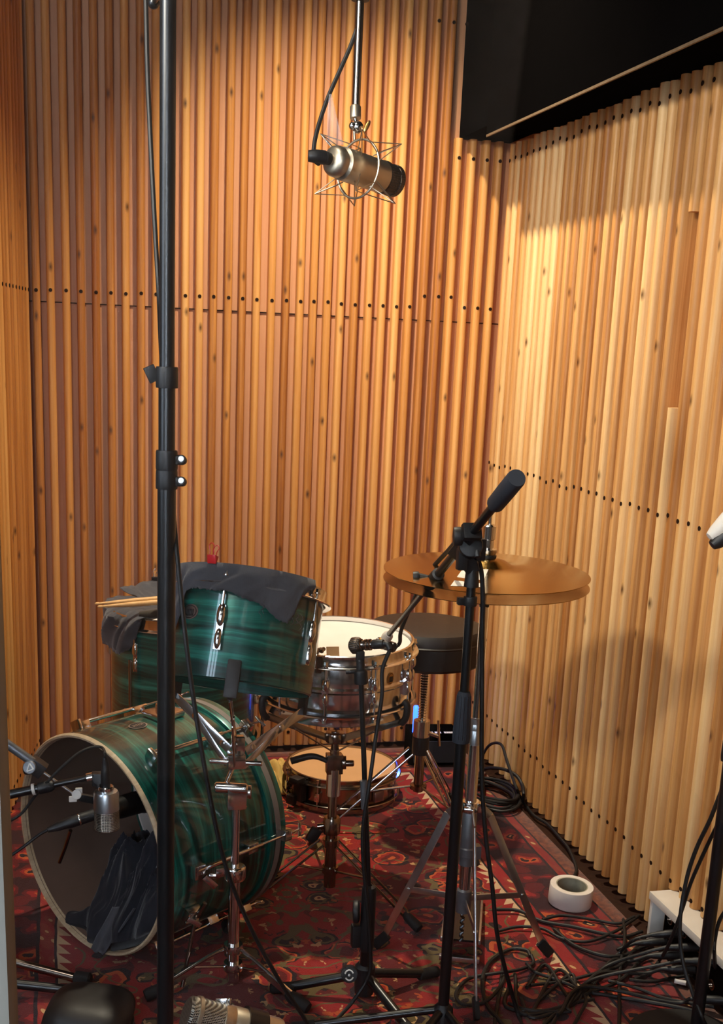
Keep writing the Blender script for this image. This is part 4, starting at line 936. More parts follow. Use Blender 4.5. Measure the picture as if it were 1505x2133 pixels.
def fdrape():
    rows = []
    for i in range(121):
        a = -118+(-31+118)*i/120; h = interp(a, hang); r_ = []
        for k in range(8):
            t = k/8; r_.append(Fm@pol(.03+(.216-.03)*t, a, FTOP+.010+.006*abs(nz(a*.06, t*4))+.010*t*t))
        if h > .002:
            for k in range(1, 10):
                t = k/9; r_.append(Fm@pol(.219+.010*(1-abs(2*t-1))+.006*nz(a*.11, t*1.6), a+1.5*nz(a*.15, t*2)*t, FTOP+.016-h*t-(.004*random.random() if k == 9 else 0)))
        else:
            for k in range(1, 10): r_.append(Fm@pol(.216+.0004*k, a, FTOP+.0185-.0002*k))
        rows.append(r_)
    return rows
b = MB(); b.grid(fdrape())
rows = []                                                                  # the rest of the rag, folded back over the top with a raised far edge
for i in range(97):
    a = -242+(-118+242)*i/96; e = max(0, min(1, (a+242)/30)) ; r_ = []
    for k in range(12):
        t = k/11; up = .032*max(0, t-.62)/.38*(1+.18*nz(a*.05, 1))
        r_.append(Fm@pol(.03+(.210-.03)*t, a, FTOP+.010+.006*abs(nz(a*.06, t*4))+up))
    rows.append(r_)
b.grid(rows); fc = b.build('floor_tom_cloth', M['cloth'], solid=.0016, ang=70)
tag(fc, 'grey rag spread over the floor tom with one corner hanging down its left side', 'cloth')
# a twisted corner of the rag running back along the rim
b = MB(); b.tube([Fm@pol(.20, -36, FTOP+.022), Fm@pol(.19, -20, FTOP+.03), Fm@pol(.16, -2, FTOP+.034), Fm@pol(.12, 20, FTOP+.02)], [.010, .013, .015, .010], 10, sub=6); b.build('rolled_fold', M['cloth_brown'], fc, label='brownish rolled fold of the rag')
def clip(name, c, up, side, mat, label, w=.019):
    up, side = V(up).normalized(), V(side).normalized(); f = side.cross(up); t = thing(name, label, 'clip', c)
    b = MB(); c = V(c)
    b.prism([(-.0075, .006), (.0075, .006), (.0012, -.010), (-.0012, -.010)], c-side*w/2, f, up, side, w); b.build('body', M[mat], t, bevel=.0008)
    for s_ in (-1, 1):
        b = MB(); o = c+f*.0055*s_+up*.005
        pts = [o-side*.004, o-side*.0035+up*.010+f*s_*.002, o-side*.006+up*.018+f*s_*.004, o+up*.024+f*s_*.005, o+side*.006+up*.018+f*s_*.004, o+side*.0035+up*.010+f*s_*.002, o+side*.004]
        b.tube(pts, .0009, 6, sub=5); b.build('handle', M['red_clip' if mat == 'red_clip' else 'chrome'], t)
    return t
q = Tm@pol(.170, -29, .231); clip('binder_clip', q+V((0, 0, .001)), TN, Tm.to_3x3()@pol(1, 61, 0), 'red_clip', 'red binder clip holding the rag on the rack tom rim')
q = Fm@pol(.208, -155, FTOP+.052); clip('binder_clip', q, (0, 0, 1), RT, 'black_plastic', 'black binder clip on the far edge of the floor tom rag')
tipA, tipB = D(198, 1258, 3.20), D(204, 1264, 3.17); endA = D(520, 1232, 3.34); endB = D(520, 1240, 3.29)
for tp, en, lb in ((tipA, endA, 'wooden drumstick on the floor tom rag, upper of the pair'), (tipB, endB, 'wooden drumstick on the floor tom rag, lower of the pair')):
    d = (en-tp).normalized(); o_ = thing('drumstick', lb, 'drumstick', tp)
    L_ = .40; b = MB(); b.lathe([(.0028, .009), (.0034, .02), (.0055, .06), (.0072, .11), (.0073, L_-.004), (.0055, L_), (0, L_)], tp, d, 14); b.build('shaft', M['stick'], o_)
    b = MB(); b.lathe([(0, -.002), (.003, 0), (.0045, .004), (.004, .009), (.0028, .012)], tp, d, 12); b.build('bead', M['stick'], o_)

# dark blanket stuffed in the bass drum
Bm = bd.matrix_world; Ri = .2435
def heap(u, w):
    sm = lambda x: max(0, min(1, x))**2*(3-2*max(0, min(1, x)))
    e = sm((1.0-abs(u))/.45)*sm((w+.08)/.5)*sm((1.05-w)/.3)
    p = V((u*1.5+.35*noise.noise(V((u*2, w*2, 5))), w*1.3+.35*noise.noise(V((u*2, w*2, 9))), .7))
    rd = lambda q: (1-abs(noise.noise(q)))**3
    return e*(.120+.022*(.4-u)+.075*rd(p*1.9)+.035*rd(p*4.1)+.012*rd(p*9)+.03*noise.noise(p*1.3))+.003
b = MB(); rows = []
for i in range(111):
    w_ = i/110; r_ = []
    for j in range(151):
        u = -1+2*j/150; x = u*.150-.052+.012*sin(w_*9)+.008*sin(w_*21); yb = -math.sqrt(Ri*Ri-x*x)+.003; r_.append(Bm@V((x, yb+heap(u, w_), .012+.235*w_+.012*sin(u*11+w_*3)*(1-w_))))
    rows.append(r_)
b.grid(rows); rows = []
for i in range(9):
    w_ = i/8; r_ = []
    for j in range(151):
        u = -1+2*j/150; x = u*.150-.052+.012*sin(w_*9)+.008*sin(w_*21); r_.append(Bm@V((x, -math.sqrt(Ri*Ri-x*x)+.002, .012+.235*w_+.012*sin(u*11+w_*3)*(1-w_))))
    rows.append(r_)
b.grid(rows)
blk = b.build('blanket', M['cloth_black'], ang=80); tag(blk, 'black blanket crumpled inside the open bass drum', 'blanket')
rows = []
for i in range(24):
    t = i/23; r_ = []
    for j in range(22):
        u = -1+2*j/21; x = -.055+.02*t+u*.040*(1-.45*t); yb = -math.sqrt(Ri*Ri-x*x)
        r_.append(Bm@V((x, yb+.075*(1-t)**1.2+.010+.003*sin(u*5+t*3)-.012*max(0, t-.75)*4, .05-.062*t)))
    rows.append(r_)
MB().grid(rows).build('blanket_corner', M['cloth'], blk, solid=.003, ang=80, label='grey corner of the blanket over the drum edge')

# ------------------------------------------------------------------ microphones in front of the bass drum
sm = D(222, 1690, 2.45); t = thing('silver_microphone', 'silver condenser microphone hanging in front of the bass drum', 'microphone', sm)
up = (V((0, 0, 1))*.995+RT*-.02).normalized(); k = 2.45/FOC; r = .0255
cap = sm-up*40*k; topc = sm+up*46*k
b = MB(); h1 = 44*k; hT = 86*k; b.lathe([(r, h1), (r, hT-.006), (r*.9, hT-.001), (r*.6, hT), (0, hT)], cap, up, 32); b.build('body', M['silver'], t)
b = MB(); b.lathe([(0, 0), (r*.9, 0), (r, .003), (r, .008), (r*.97, .009), (r*.97, h1)], cap, up, 32); b.build('grille', M['grille'], t)
b = MB(); b.lathe([(r*.62, hT-.001), (r*.62, hT+.008), (r*.55, hT+.010), (0, hT+.010)], cap, up, 28); b.build('collar', M['chrome'], t)
b = MB(); xlr(b, cap+up*(hT+.008), up, .062, .0092); b.build('cable_plug', M['black_plastic'], t)
b = MB(); q = D(203, 1622, 2.45); b.box(q, (.022, .02, .026)); b.rod(q-RT*.004, topc+up*.004+RT*.0-RT*.012, .006); b.lathe([(0, 0), (.011, 0), (.011, .018), (0, .018)], q+RT*.004-FW*.014, FW, 14); b.build('swivel_mount', M['black_plastic'], t, bevel=.003)
ptop = cap+up*(hT+.068)
cable_obj('microphone_cable', [ptop, ptop+up*.012, D(212, 1557, 2.45), D(195, 1556, 2.45), D(168, 1566, 2.44), D(135, 1592, 2.43), D(105, 1622, 2.43), D(85, 1644, 2.44), D(70, 1662, 2.45), D(45, 1694, 2.45), D(15, 1712, 2.45), D(-40, 1730, 2.46), D(-80, 1800, 2.46), Z(-110, 2080, .008)], .0030, 'thin black cable arching from the silver microphone to the boom at left')
# black boom carrying it
s1 = Z(-110, 2075); kb = thing('boom_stand', 'low black boom stand holding the silver microphone at the left edge', 'microphone stand', (s1.x, s1.y, 0))
e1 = D(192, 1618, 2.45); e0 = D(-70, 1674, 2.42); dv = (e1-e0).normalized(); jn = e0+dv*.0
b = MB(); b.cyl(e0-dv*.1, D(85, 1641, 2.44), .0095, seg=14); b.build('boom_tube', M['black_metal'], kb)
b = MB(); b.cyl(D(60, 1646, 2.44), e1, .0062, seg=14); b.build('boom_extension', M['black_metal'], kb)
b = MB(); q = D(95, 1639, 2.44); b.lathe([(.0063, -.016), (.0125, -.014), (.0125, .008), (.009, .016), (.0063, .016)], q, dv, 16); b.build('extension_clutch', M['black_plastic'], kb)
b = MB(); q = D(70, 1644, 2.44); b.lathe([(.0098, -.003), (.0118, -.003), (.0118, .003), (.0098, .003)], q, dv, 16); b.build('cable_ring', M['white_paint'], kb, label='white cable ring')
b = MB(); q = D(188, 1619, 2.45); b.lathe([(.0064, -.008), (.0095, -.007), (.0095, .006), (.0064, .008)], q, dv, 16); b.build('end_collar', M['chrome'], kb)
jx = V((s1.x, s1.y, 0)); top_ = V((s1.x, s1.y, e0.z)); tt = (top_-e0).dot(dv)
b = MB(); b.cyl(V((s1.x, s1.y, .03)), V((s1.x, s1.y, e0.z+.02)), .0105, seg=14); b.build('upright', M['black_metal'], kb)
b = MB(); b.box((e0-dv*.05).lerp(V((s1.x, s1.y, e0.z)), .5), (.05, .05, .05)); b.tube([e0-dv*.08, V((s1.x, s1.y, e0.z))], .012, 10); b.build('boom_joint', M['black_plastic'], kb, bevel=.006)
for q in ((226, 2068), (-60, 2280)):
    f = Z(q[0], q[1], .014); d = (f-V((s1.x, s1.y, .014))).normalized(); b = MB(); b.tube([V((s1.x, s1.y, .045))+d*.012, f-d*.03], .0105, 12); l_ = b.build('leg', M['black_metal'], kb)
    f2 = MB(); f2.rod(f-d*.055+V((0, 0, .002)), f+d*.004, .0135); f2.build('rubber_foot', M['rubber'], l_)
# grey boom with the kick microphone
s2 = Z(-45, 2030); gb = thing('boom_stand', 'low stand with a grey boom and thin rod holding the black kick microphone', 'microphone stand', (s2.x, s2.y, 0))
a0, a1 = D(-60, 1497, 2.40), D(68, 1587, 2.43); dv = (a1-a0).normalized()
b = MB(); b.cyl(a0, a1, .0095, seg=14); b.build('boom_tube', M['cast'], gb)
b = MB(); q = D(76, 1597, 2.44); R_ = frame(dv); b.box(q, (.026, .030, .036), R_); b.rod(q-RT*.026+DN*.006, q+RT*.014, .0115); cb_ = b.build('clamp', M['black_plastic'], gb, bevel=.005)
c2 = D(60, 1599, 2.415); b = MB(); b.lathe([(0, 0), (.0135, 0), (.0135, .004), (.012, .006), (0, .006)], c2+FW*.008, -FW, 20); b.build('clamp_cap', M['cast'], cb_)
c2 = c2+FW*.0012; b = MB(); T1, T2, T3 = c2+RT*.001-DN*.008, c2+RT*.009+DN*.003, c2-RT*.004+DN*.008
for p, q in ((T1, T2), (T2, T3), (T3, T1)): b.tube([p, q], .0016, 6)
b.build('clamp_emblem', M['white_mark'], cb_)
b = MB(); r0, r1 = D(86, 1606, 2.45), D(162, 1660, 2.47); b.cyl(r0, r1, .0030, seg=10); b.build('thin_rod', M['steel'], gb)
wn = MB(); q = D(160, 1655, 2.465); wn.box(q+DN*-.008+RT*.004, (.014, .006, .012)); wn.box(q+DN*.009-RT*.008, (.016, .006, .012)); wn.lathe([(0, -.004), (.010, -.004), (.010, .006), (0, .006)], q, FW, 14); wn.build('wing_nut', M['white_paint'], gb, bevel=.002, label='pale wing nut')
b = MB(); b.cyl(V((s2.x, s2.y, .03)), V((s2.x, s2.y, a0.z)), .0105, seg=14); b.build('upright', M['dark_chrome'], gb)
b = MB(); b.tube([a0+dv*.03, V((s2.x, s2.y, a0.z))], .014, 10); b.build('boom_joint', M['black_plastic'], gb)
for q in ((186, 2040), (-40, 2200)):
    f = Z(q[0], q[1], .014); d = (f-V((s2.x, s2.y, .014))).normalized(); b = MB(); b.tube([V((s2.x, s2.y, .05))+d*.012, f-d*.03], .0098, 12); l_ = b.build('leg', M['dark_chrome'], gb)
    f2 = MB(); f2.rod(f-d*.034+V((0, 0, .001)), f+d*.004, .0150); f2.build('rubber_foot', M['rubber'], l_)
k0, k1, k2 = D(197, 1696, 2.47), D(250, 1680, 2.53), D(345, 1655, 2.66)
km = thing('kick_microphone', 'large black dynamic microphone reaching into the open bass drum', 'microphone', k0); ax = (k2-k0).normalized(); Lk = (k2-k0).length
b = MB(); b.lathe([(0, 0), (.0125, 0), (.0145, .012), (.021, .05), (.024, .075), (.0245, Lk*.62), (.027, Lk*.66), (.027, Lk-.012), (.022, Lk), (0, Lk)], k0, ax, 28); b.build('body', M['black_metal'], km)
b = MB(); q = D(178, 1667, 2.475); b.bar(D(165, 1660, 2.47), k0+ax*.055-DN*.012, .016, .016); b.lathe([(.0225, .03), (.027, .03), (.027, .052), (.0225, .052)], k0, ax, 20); b.build('mic_clip', M['black_plastic'], km, bevel=.004)
xe = D(99, 1729, 2.44); xd = (xe-k0).normalized(); b = MB(); xlr(b, k0, xd, (xe-k0).length, .0118); b.build('cable_plug', M['black_plastic'], km)
b = MB(); b.lathe([(.0119, .030), (.0124, .031), (.0124, .033), (.0119, .034)], k0, xd, 16); b.build('plug_ring', M['chrome'], km)
cable_obj('microphone_cable', [xe, D(80, 1740, 2.44), D(50, 1763, 2.44), D(10, 1790, 2.44), D(-40, 1815, 2.45), D(-110, 1900, 2.47), Z(-160, 2100, .008)], .0034, 'black cable leaving the kick microphone towards the left edge')
b = MB(); b.tube([D(147, 1730, 2.66), D(136, 1765, 2.70), D(124, 1796, 2.735)], .0042, 8); o = b.build('rod', M['dark_chrome']); tag(o, 'short dull rod slanting inside the open bass drum', 'rod')

# ------------------------------------------------------------------ hanging overhead microphone
d0 = 1.75; hm = thing('hanging_microphone', 'champagne condenser microphone in a wire shock mount hanging from a ceiling rod', 'microphone', D(740, 262, d0))
pxm = d0/FOC
rt = D(741, 230, d0); b = MB(); vx = V((rt.x, rt.y, 0)); b.cyl(rt, V((rt.x, rt.y, CEIL)), .0056, seg=14); b.build('ceiling_rod', M['dark_chrome'], hm)
b = MB(); b.lathe([(0, 0), (.035, 0), (.035, -.012), (.02, -.02), (0, -.02)], (rt.x, rt.y, CEIL)); b.build('ceiling_plate', M['black_metal'], hm)
b = MB(); q = D(733, -2, d0); b.lathe([(.0057, -.012), (.013, -.012), (.013, .012), (.0057, .012)], (rt.x, rt.y, q.z)); b.box(V((rt.x, rt.y, q.z))-RT*.012, (.016, .014, .014)); b.build('rod_clamp', M['black_plastic'], hm, bevel=.002)
b = MB(); q0, q1 = D(740, 247, d0), D(740, 222, d0); b.lathe([(0, 0), (.0079, 0), (.0081, .001), (.0081, .0165), (.007, .018), (0, .018)], q0, q1-q0, 20); b.build('coupling', M['satin_nickel'], hm)
b = MB(); q = D(744, 265, d0); b.ball(q, .0088, 16); b.cyl(D(740, 248, d0), q, .003); b.ball(q-RT*.007-FW*.004, .0055, 12); b.build('ball_joint', M['chrome'], hm)
b = MB(); q = D(764, 263, d0-.004); b.ball(q, 1, 14, 0, (.0035, .0016, .0095), frame(RT*.45-DN*.9, FW)); b.build('wing_screw', M['brass_ring'], hm)
b = MB(); b.tube([D(737, 270, d0), D(738, 292, d0)], .0020, 8); b.build('drop_rod', M['satin_nickel'], hm)
mc = D(745.5, 352, d0); vr = ray(745, 352).normalized(); rr_ = (RT-vr*RT.dot(vr)).normalized(); dd_ = vr.cross(rr_); ax = (rr_*.68+dd_*.215+vr*.70).normalized(); uA = (V((0, 0, 1))-ax*ax.z).normalized(); uB = ax.cross(uA)
b = MB(); Rr = .0405
b.tube([mc+uA*Rr*cos(a)+uB*Rr*sin(a) for a in [2*PI*k/48 for k in range(49)]], .0017, 8, cap=False); b.build('ring', M['satin_nickel'], hm)
b = MB(); rb = .0228; z0, z1 = -.060, .082
b.lathe([(0, z0), (.0075, z0), (.0075, z0+.003), (.0155, z0+.004), (.020, z0+.008), (.0215, z0+.013), (.0215, z0+.018), (.019, z0+.020), (.019, z0+.023), (rb, z0+.026), (rb, .048)], mc, ax, 36); b.build('body', M['satin_nickel'], hm)
b = MB(); b.lathe([(rb, .048), (rb+.0008, .050), (rb+.0008, .055), (rb-.001, .056), (rb-.001, z1-.012), (rb, z1-.011), (rb, z1-.003), (rb-.003, z1), (0, z1)], mc, ax, 36); b.build('grille', M['grille_dark'], hm)
b = MB(); b.box(mc+uB*-(rb+.0002)+ax*.06, (.0006, .02, .014), frame(ax, uA)); b.build('name_plate', M['silver'], hm)
b = MB()
for s_ in (-1, 1):
    for a in (45, 135, 225, 315):
        d = uA*cos(math.radians(a))+uB*sin(math.radians(a)); tipw = mc+d*.058+ax*s_*.042
        for e in (-16, 16):
            d2 = uA*cos(math.radians(a+e))+uB*sin(math.radians(a+e)); b.tube([mc+d2*Rr, tipw], .00075, 5)
            b.tube([tipw, mc+d2*(rb+.001)+ax*s_*.016], .00075, 5)
b.build('spider_wires', M['satin_nickel'], hm)
b = MB(); q = mc+ax*z0; pq = (rr_*-.95-dd_*.10-vr*.30).normalized(); b.rod(q+ax*.002, q-ax*.012, .0085, 16); b.tube([q-ax*.008, q-ax*.010+pq*.012, q+pq*.026-ax*.006], [.0095, .0092, .0075], 14, sub=5); b.build('cable_plug', M['black_plastic'], hm)
pe = q+pq*.025-ax*.006
wr = [pe, D(663, 341, d0-.05), D(655, 330, d0-.045), D(653, 312, d0-.04), D(657, 285, d0-.035), D(668, 245, d0-.025), D(684, 200, d0-.02), D(706, 150, d0-.018), D(730, 95, d0-.016), D(747, 45, d0-.014), D(752, 0, d0-.013), D(753, -90, d0-.012), V((rt.x+.012, rt.y-.012, CEIL-.0))]
ch = cable_obj('hanging_cable', wr, .0031, 'dark cable looping down from the ceiling rod to the hanging microphone', sub=8)
b = MB(); fl = [D(688, 196, d0-.024), D(683, 232, d0-.022), D(680, 300, d0-.012), D(716, 302, d0-.004), D(700, 240, d0-.016)]
b.add([fl[0]-RT*.002, fl[0]+RT*.002, fl[1]-RT*.001, fl[4], fl[2], fl[3]], [[0, 1, 3, 2], [2, 3, 5, 4]]); 
fm = NT('thin clear film'); fm.p(Base_Color=(230, 226, 232), Alpha=.16, Roughness=.35); fm.n('TexNoise', Scale=5); b.build('translucent_flag', fm.mat, ch, solid=.0004, label='thin translucent flag')  # pale see-through strip beside the cable

# ------------------------------------------------------------------ near the camera at the bottom edge
cm_ = D(470, 2122, 2.0); fmx = thing('condenser_microphone', 'champagne condenser microphone with mesh head lying level at the bottom edge', 'microphone', cm_)
vr = ray(460, 2110).normalized(); rr_ = (RT-vr*RT.dot(vr)).normalized(); dd_ = vr.cross(rr_); ax = (rr_*.92+dd_*.24+vr*.30).normalized(); r = .0345; hl = D(398, 2116, 2.0)
b = MB(); b.lathe([(0, -.010), (r*.80, -.010), (r*.92, -.006), (r*.94, .004)], hl, ax, 40); b.build('end_cap', M['grille'], fmx)
b = MB(); b.lathe([(r*.94, .003), (r*1.0, .004), (r*1.01, .010), (r*.96, .011)], hl, ax, 40); b.build('head_ring', M['satin_nickel'], fmx)
b = MB(); b.lathe([(r*.955, .010), (r*.955, .050)], hl, ax, 40); b.build('grille', M['grille'], fmx)
b = MB(); b.lathe([(r*.955, .049), (r, .050), (r, .066), (r*.985, .067), (r*.985, .069), (r, .070), (r, .150), (r*.95, .156), (r*.6, .158), (0, .158)], hl, ax, 40); b.build('body', M['satin_nickel'], fmx)
b = MB(); q = hl+ax*.068-DN*(r+.002); b.rod(q+DN*.004, q-DN*.010, .0048); b.bar(q-RT*.022-DN*.0005, q+RT*.0-DN*.001, .018, .004, FW); b.build('thumb_screw', M['chrome'], fmx, bevel=.001)
b = MB(); q = hl+ax*.11; b.lathe([(r+.0005, .09), (r+.005, .09), (r+.005, .125), (r+.0005, .125)], hl, ax, 32); b.cyl(q+DN*r, V((q.x, q.y, .02))+V((0, 0, 0)), .008); b.lathe([(0, 0), (.09, 0), (.09, .012), (.02, .024), (0, .024)], (q.x, q.y, 0), (0, 0, 1), 36); b.build('stand_post', M['black_metal'], fmx)
b = MB(); c_ = Z(182, 2128, .058); Rz = frame((0, 0, 1), FW)
vs = []; n1, n2 = 48, 24; rows = []
for i in range(n2+1):
    t_ = PI*i/n2; r_ = []
    for j in range(n1):
        a = 2*PI*j/n1; ex = lambda v_: math.copysign(abs(v_)**.62, v_)
        x, y, z = .086*ex(sin(t_))*ex(cos(a)), .082*ex(sin(t_))*ex(sin(a)), .058*ex(cos(t_))
        r_.append(c_+RT*(x+.012*z/.058)+V((FW.x, FW.y, 0)).normalized()*y+V((0, 0, 1))*(z*(1-.22*x/.086)))
    rows.append(r_)
b.grid(rows, closed=True); o = b.build('cushion', M['leather']); tag(o, 'black vinyl cushion on the rug at the bottom left', 'cushion')
MB().tube([c_+RT*.088*cos(a)+V((FW.x, FW.y, 0)).normalized()*.084*sin(a)+V((0, 0, -.004)) for a in [2*PI*k/40 for k in range(41)]], .0028, 6).build('piping', M['leather'], o)
dvx = thing('edge_microphone', 'white and black microphone end poking in at the right edge', 'microphone', D(1500, 1108, 2.2))
q0, q1 = D(1484, 1128, 2.2), D(1548, 1080, 2.2); ax = (q1-q0).normalized(); up = -DN*.8-RT*.6
b = MB(); b.lathe([(0, -.004), (.009, -.002), (.0135, .008), (.018, .03), (.024, .06), (.024, .11), (0, .112)], q0+DN*.006, ax, 28); b.build('body', M['black_plastic'], dvx)
b = MB(); b.lathe([(0, -.006), (.009, -.004), (.014, .008), (.0195, .03), (.026, .06), (.026, .10), (0, .101)], q0-DN*.010-RT*.003, ax, 28); b.build('upper_cover', M['white_paint'], dvx, label='white upper cover')
b = MB(); b.tube([q0+ax*.09, V((sx, sy, 1.10))], .008, 10); b.build('mount_arm', M['black_metal'], dvx)

# ------------------------------------------------------------------ floor things
tp = Z(1185, 1881); t = thing('tape_roll', 'roll of white cloth tape lying on the rug by the right wall', 'tape', (tp.x, tp.y, 0)); R = .0555
b = MB(); b.lathe([(.0405, .003), (R-.001, .003), (R, .005), (R, .0505), (R-.001, .052), (.0405, .052)], (tp.x, tp.y, 0), V((.03, -.06, 1)), 56); b.build('tape', M['tape_white'], t)
b = MB(); b.lathe([(.0375, .004), (.0405, .004), (.0405, .0515), (.0375, .0515), (.0375, .004)], (tp.x, tp.y, 0), V((.03, -.06, 1)), 48); b.build('core', M['card'], t)

# white ledge and connector box let into the right wall
bx0, bx1 = -2.55, -1.525; wb = thing('connector_box', 'white framed connector box at the foot of the right wall with a black socket panel', 'connector box', (-.03, -1.9, .0))
b = MB(); b.box((-.018, (bx0+bx1)/2, .1385), (.066, bx1-bx0, .006)); b.box((-.050, (bx0+bx1)/2, .132), (.006, bx1-bx0, .020)); b.build('ledge', M['white_paint'], wb, bevel=.002)
b = MB(); b.box((-.030, bx1-.006, .066), (.036, .012, .130)); b.build('side_post', M['white_paint'], wb, bevel=.002)
b = MB(); b.box((-.008, (bx0+bx1)/2, .064), (.012, bx1-bx0-.03, .122)); b.build('socket_panel', M['black_paint'], wb, bevel=.001)
k = 0
for i in range(14):
    for zz in (.035, .09):
        y = bx1-.05-.068*i; b = MB(); b.lathe([(0, 0), (.010, 0), (.0128, .001), (.0128, .005), (.010, .006), (.010, .002), (0, .002)], (-.015, y, zz), (-1, 0, 0), 16)
        b.build('socket', M['dark_chrome'], wb); k += 1
plug_spots = [(bx1-.05-.068*i, zz) for i, zz in ((0, .035), (1, .09), (1, .035), (2, .09), (2, .035), (3, .09), (4, .035))]
for i, (y, zz) in enumerate(plug_spots):
    b = MB(); d = V((-1, .25+.05*i, -.14)).normalized(); a_ = V((-.021, y, zz)); xlr(b, a_, d, .075, .0095)
    o = b.build('cable_plug', M['black_plastic']); tag(o, 'black cable plug pushed into the socket panel of the white connector box', 'plug', 'plugs in the connector box')
    e = a_+d*.074; f1 = Z(1300-i*14, 1975+i*16, .006); f2 = Z(1262-i*16, 2020+i*15, .006+.002*i)
    cable_obj('plug_cable', [e, e+d*.04+V((0, 0, -.012)), V((f1.x, f1.y, .007+.003*i)), f2, Z(1205-i*9+20*(i % 2), 2062+i*9, .006+.002*(i % 3)), Z(1188-i*26, 2030+i*30-40*(i % 3), .008), Z(1120-i*12, 2085-i*14+36*(i % 2), .006)], .0042, 'black cable running out of the white connector box across the rug', group='cables from the connector box')
g = lambda x, y: (880+x/2.408, 1500+y/2.408)
runs = [
 [(540, 1185), (520, 1155), (440, 1150), (350, 1200), (308, 1262), (300, 1345), (322, 1430), (372, 1492), (410, 1540)],
 [(545, 1180), (552, 1222), (480, 1252), (380, 1268), (250, 1290), (185, 1335), (166, 1385), (200, 1425), (275, 1425), (335, 1398), (395, 1325), (410, 1270)],
 [(370, 1060), (480, 1036), (600, 1046), (700, 1096), (830, 1110), (960, 1062), (1040, 1012), (1085, 980)],
 [(365, 950), (480, 956), (600, 1010), (750, 1036), (900, 1070), (1010, 1086), (1100, 1060)],
 [(540, 1330), (700, 1310), (860, 1272), (990, 1230), (1060, 1152), (1120, 1092), (1200, 1060)],
 [(1005, 1000), (1012, 1100), (992, 1220), (985, 1350), (986, 1440), (984, 1560)],
 [(630, 1560), (700, 1452), (800, 1382), (920, 1338), (1000, 1298), (1085, 1215), (1150, 1180)],
 [(740, 1560), (790, 1470), (818, 1400), (760, 1340), (640, 1292), (560, 1262), (520, 1220)],
 [(930, 1308), (1060, 1340), (1200, 1392), (1340, 1420), (1460, 1440)],
 [(850, 1368), (1000, 1392), (1180, 1422), (1330, 1452), (1420, 1480)],
 [(430, 1420), (520, 1450), (620, 1456), (750, 1420), (860, 1400)],
 [(1035, 1302), (1150, 1312), (1260, 1292), (1385, 1273)],
 [(660, 1050), (760, 1130), (900, 1180), (1010, 1180), (1100, 1140), (1180, 1120)],
 [(600, 1000), (700, 980), (850, 1000), (980, 1020), (1060, 985)],
]
for i, rn in enumerate(runs):
    pts = []
    for j, (x, y) in enumerate(rn): pts.append(Z(*g(x, y), .0055+.006*(.5+.5*sin(j*1.9+i*2.4))))
    cable_obj('floor_cable', pts, .0040 if i % 3 else .0046, 'black cable snaking through the tangle on the rug beside the right wall', group='cables tangled on the rug')
o = MB().tube([Z(1404, 2043, .012), Z(1428, 2048, .012)], .0055, 10).build('cable_label', M['tape_white']); tag(o, 'small white tag wrapped on a cable beside the right stand', 'label tag')
# leads hanging on the right stand
h_ = lambda x, y, dd: D(880+x/2.408, 1500+y/2.408, dd)
cable_obj('stand_cable', [h_(1560, 250, 2.40), h_(1500, 350, 2.41), h_(1440, 500, 2.44), h_(1380, 625, 2.47), h_(1335, 750, 2.49), h_(1308, 870, 2.50), h_(1290, 1000, 2.50), h_(1292, 1130, 2.50), h_(1312, 1245, 2.49), h_(1350, 1360, 2.47), h_(1400, 1490, 2.44), Z(*g(1440, 1580), .03), Z(*g(1470, 1700), .006)], .0044, 'black cable looping from the right edge stand down past the connector box')
cable_obj('stand_cable', [h_(1570, 330, 2.42), h_(1505, 470, 2.45), h_(1440, 600, 2.48), h_(1350, 800, 2.53), h_(1300, 950, 2.58), h_(1240, 1110, 2.64), Z(*g(1190, 1200), .008), Z(*g(1130, 1268), .006), Z(*g(1060, 1300), .006)], .0040, 'black cable slanting from the right edge stand into the floor tangle')
cable_obj('stand_cable', [h_(1560, 900, 2.40), h_(1490, 1000, 2.42), h_(1465, 1100, 2.44), h_(1462, 1180, 2.46), Z(*g(1475, 1270), .02), Z(*g(1520, 1330), .006)], .0040, 'short black cable dropping beside the pole at the right edge')

# coil of cable in the corner
cc_ = Z(1036, 1668); pts = []
for k_ in range(7*20+1):
    a = 2*PI*k_/20; rr = .088+.010*sin(k_*.37)+.006*sin(k_*.13); pts.append(V((cc_.x-.02+rr*cos(a)*.8, cc_.y+rr*sin(a)*1.25, .006+.034*k_/140+.003*sin(k_*.9))))
cable_obj('coiled_cable', pts, .0048, 'coil of black cable lying in the corner behind the hi-hat', sub=2)
gc = lambda x, y: (940+x/5.017, 1480+y/5.017)
cable_obj('corner_cable', [Z(*gc(330, 900), .03), Y(*gc(325, 520), -.36), Y(*gc(345, 430), -.34), Y(*gc(400, 360), -.36), Y(*gc(470, 338), -.42), Y(*gc(530, 372), -.46), Y(*gc(570, 500), -.5), Y(*gc(620, 650), -.55), Y(*gc(680, 820), -.62), Z(*gc(735, 930), .006), Z(*gc(860, 1095), .006), Z(*gc(1000, 1185), .006), Z(*gc(1130, 1330), .006), Z(*gc(1220, 1440), .006), Z(*gc(1290, 1600), .006), Z(*gc(1300, 1690), .006), Z(*gc(1240, 1790), .006), Z(*gc(1180, 1850), .006)], .0046, 'black cable arching from the corner coil then running along the foot of the right wall')
cable_obj('corner_cable', [Z(*gc(240, 780), .02), Y(*gc(300, 650), -.40), Y(*gc(360, 610), -.42), Y(*gc(450, 600), -.46), Y(*gc(570, 622), -.5), Y(*gc(680, 685), -.54), Y(*gc(740, 785), -.58), Y(*gc(752, 870), -.64), Z(*gc(735, 960), .006), Z(*gc(640, 1040), .006)], .0056, 'thick black cable looping low over the corner coil')

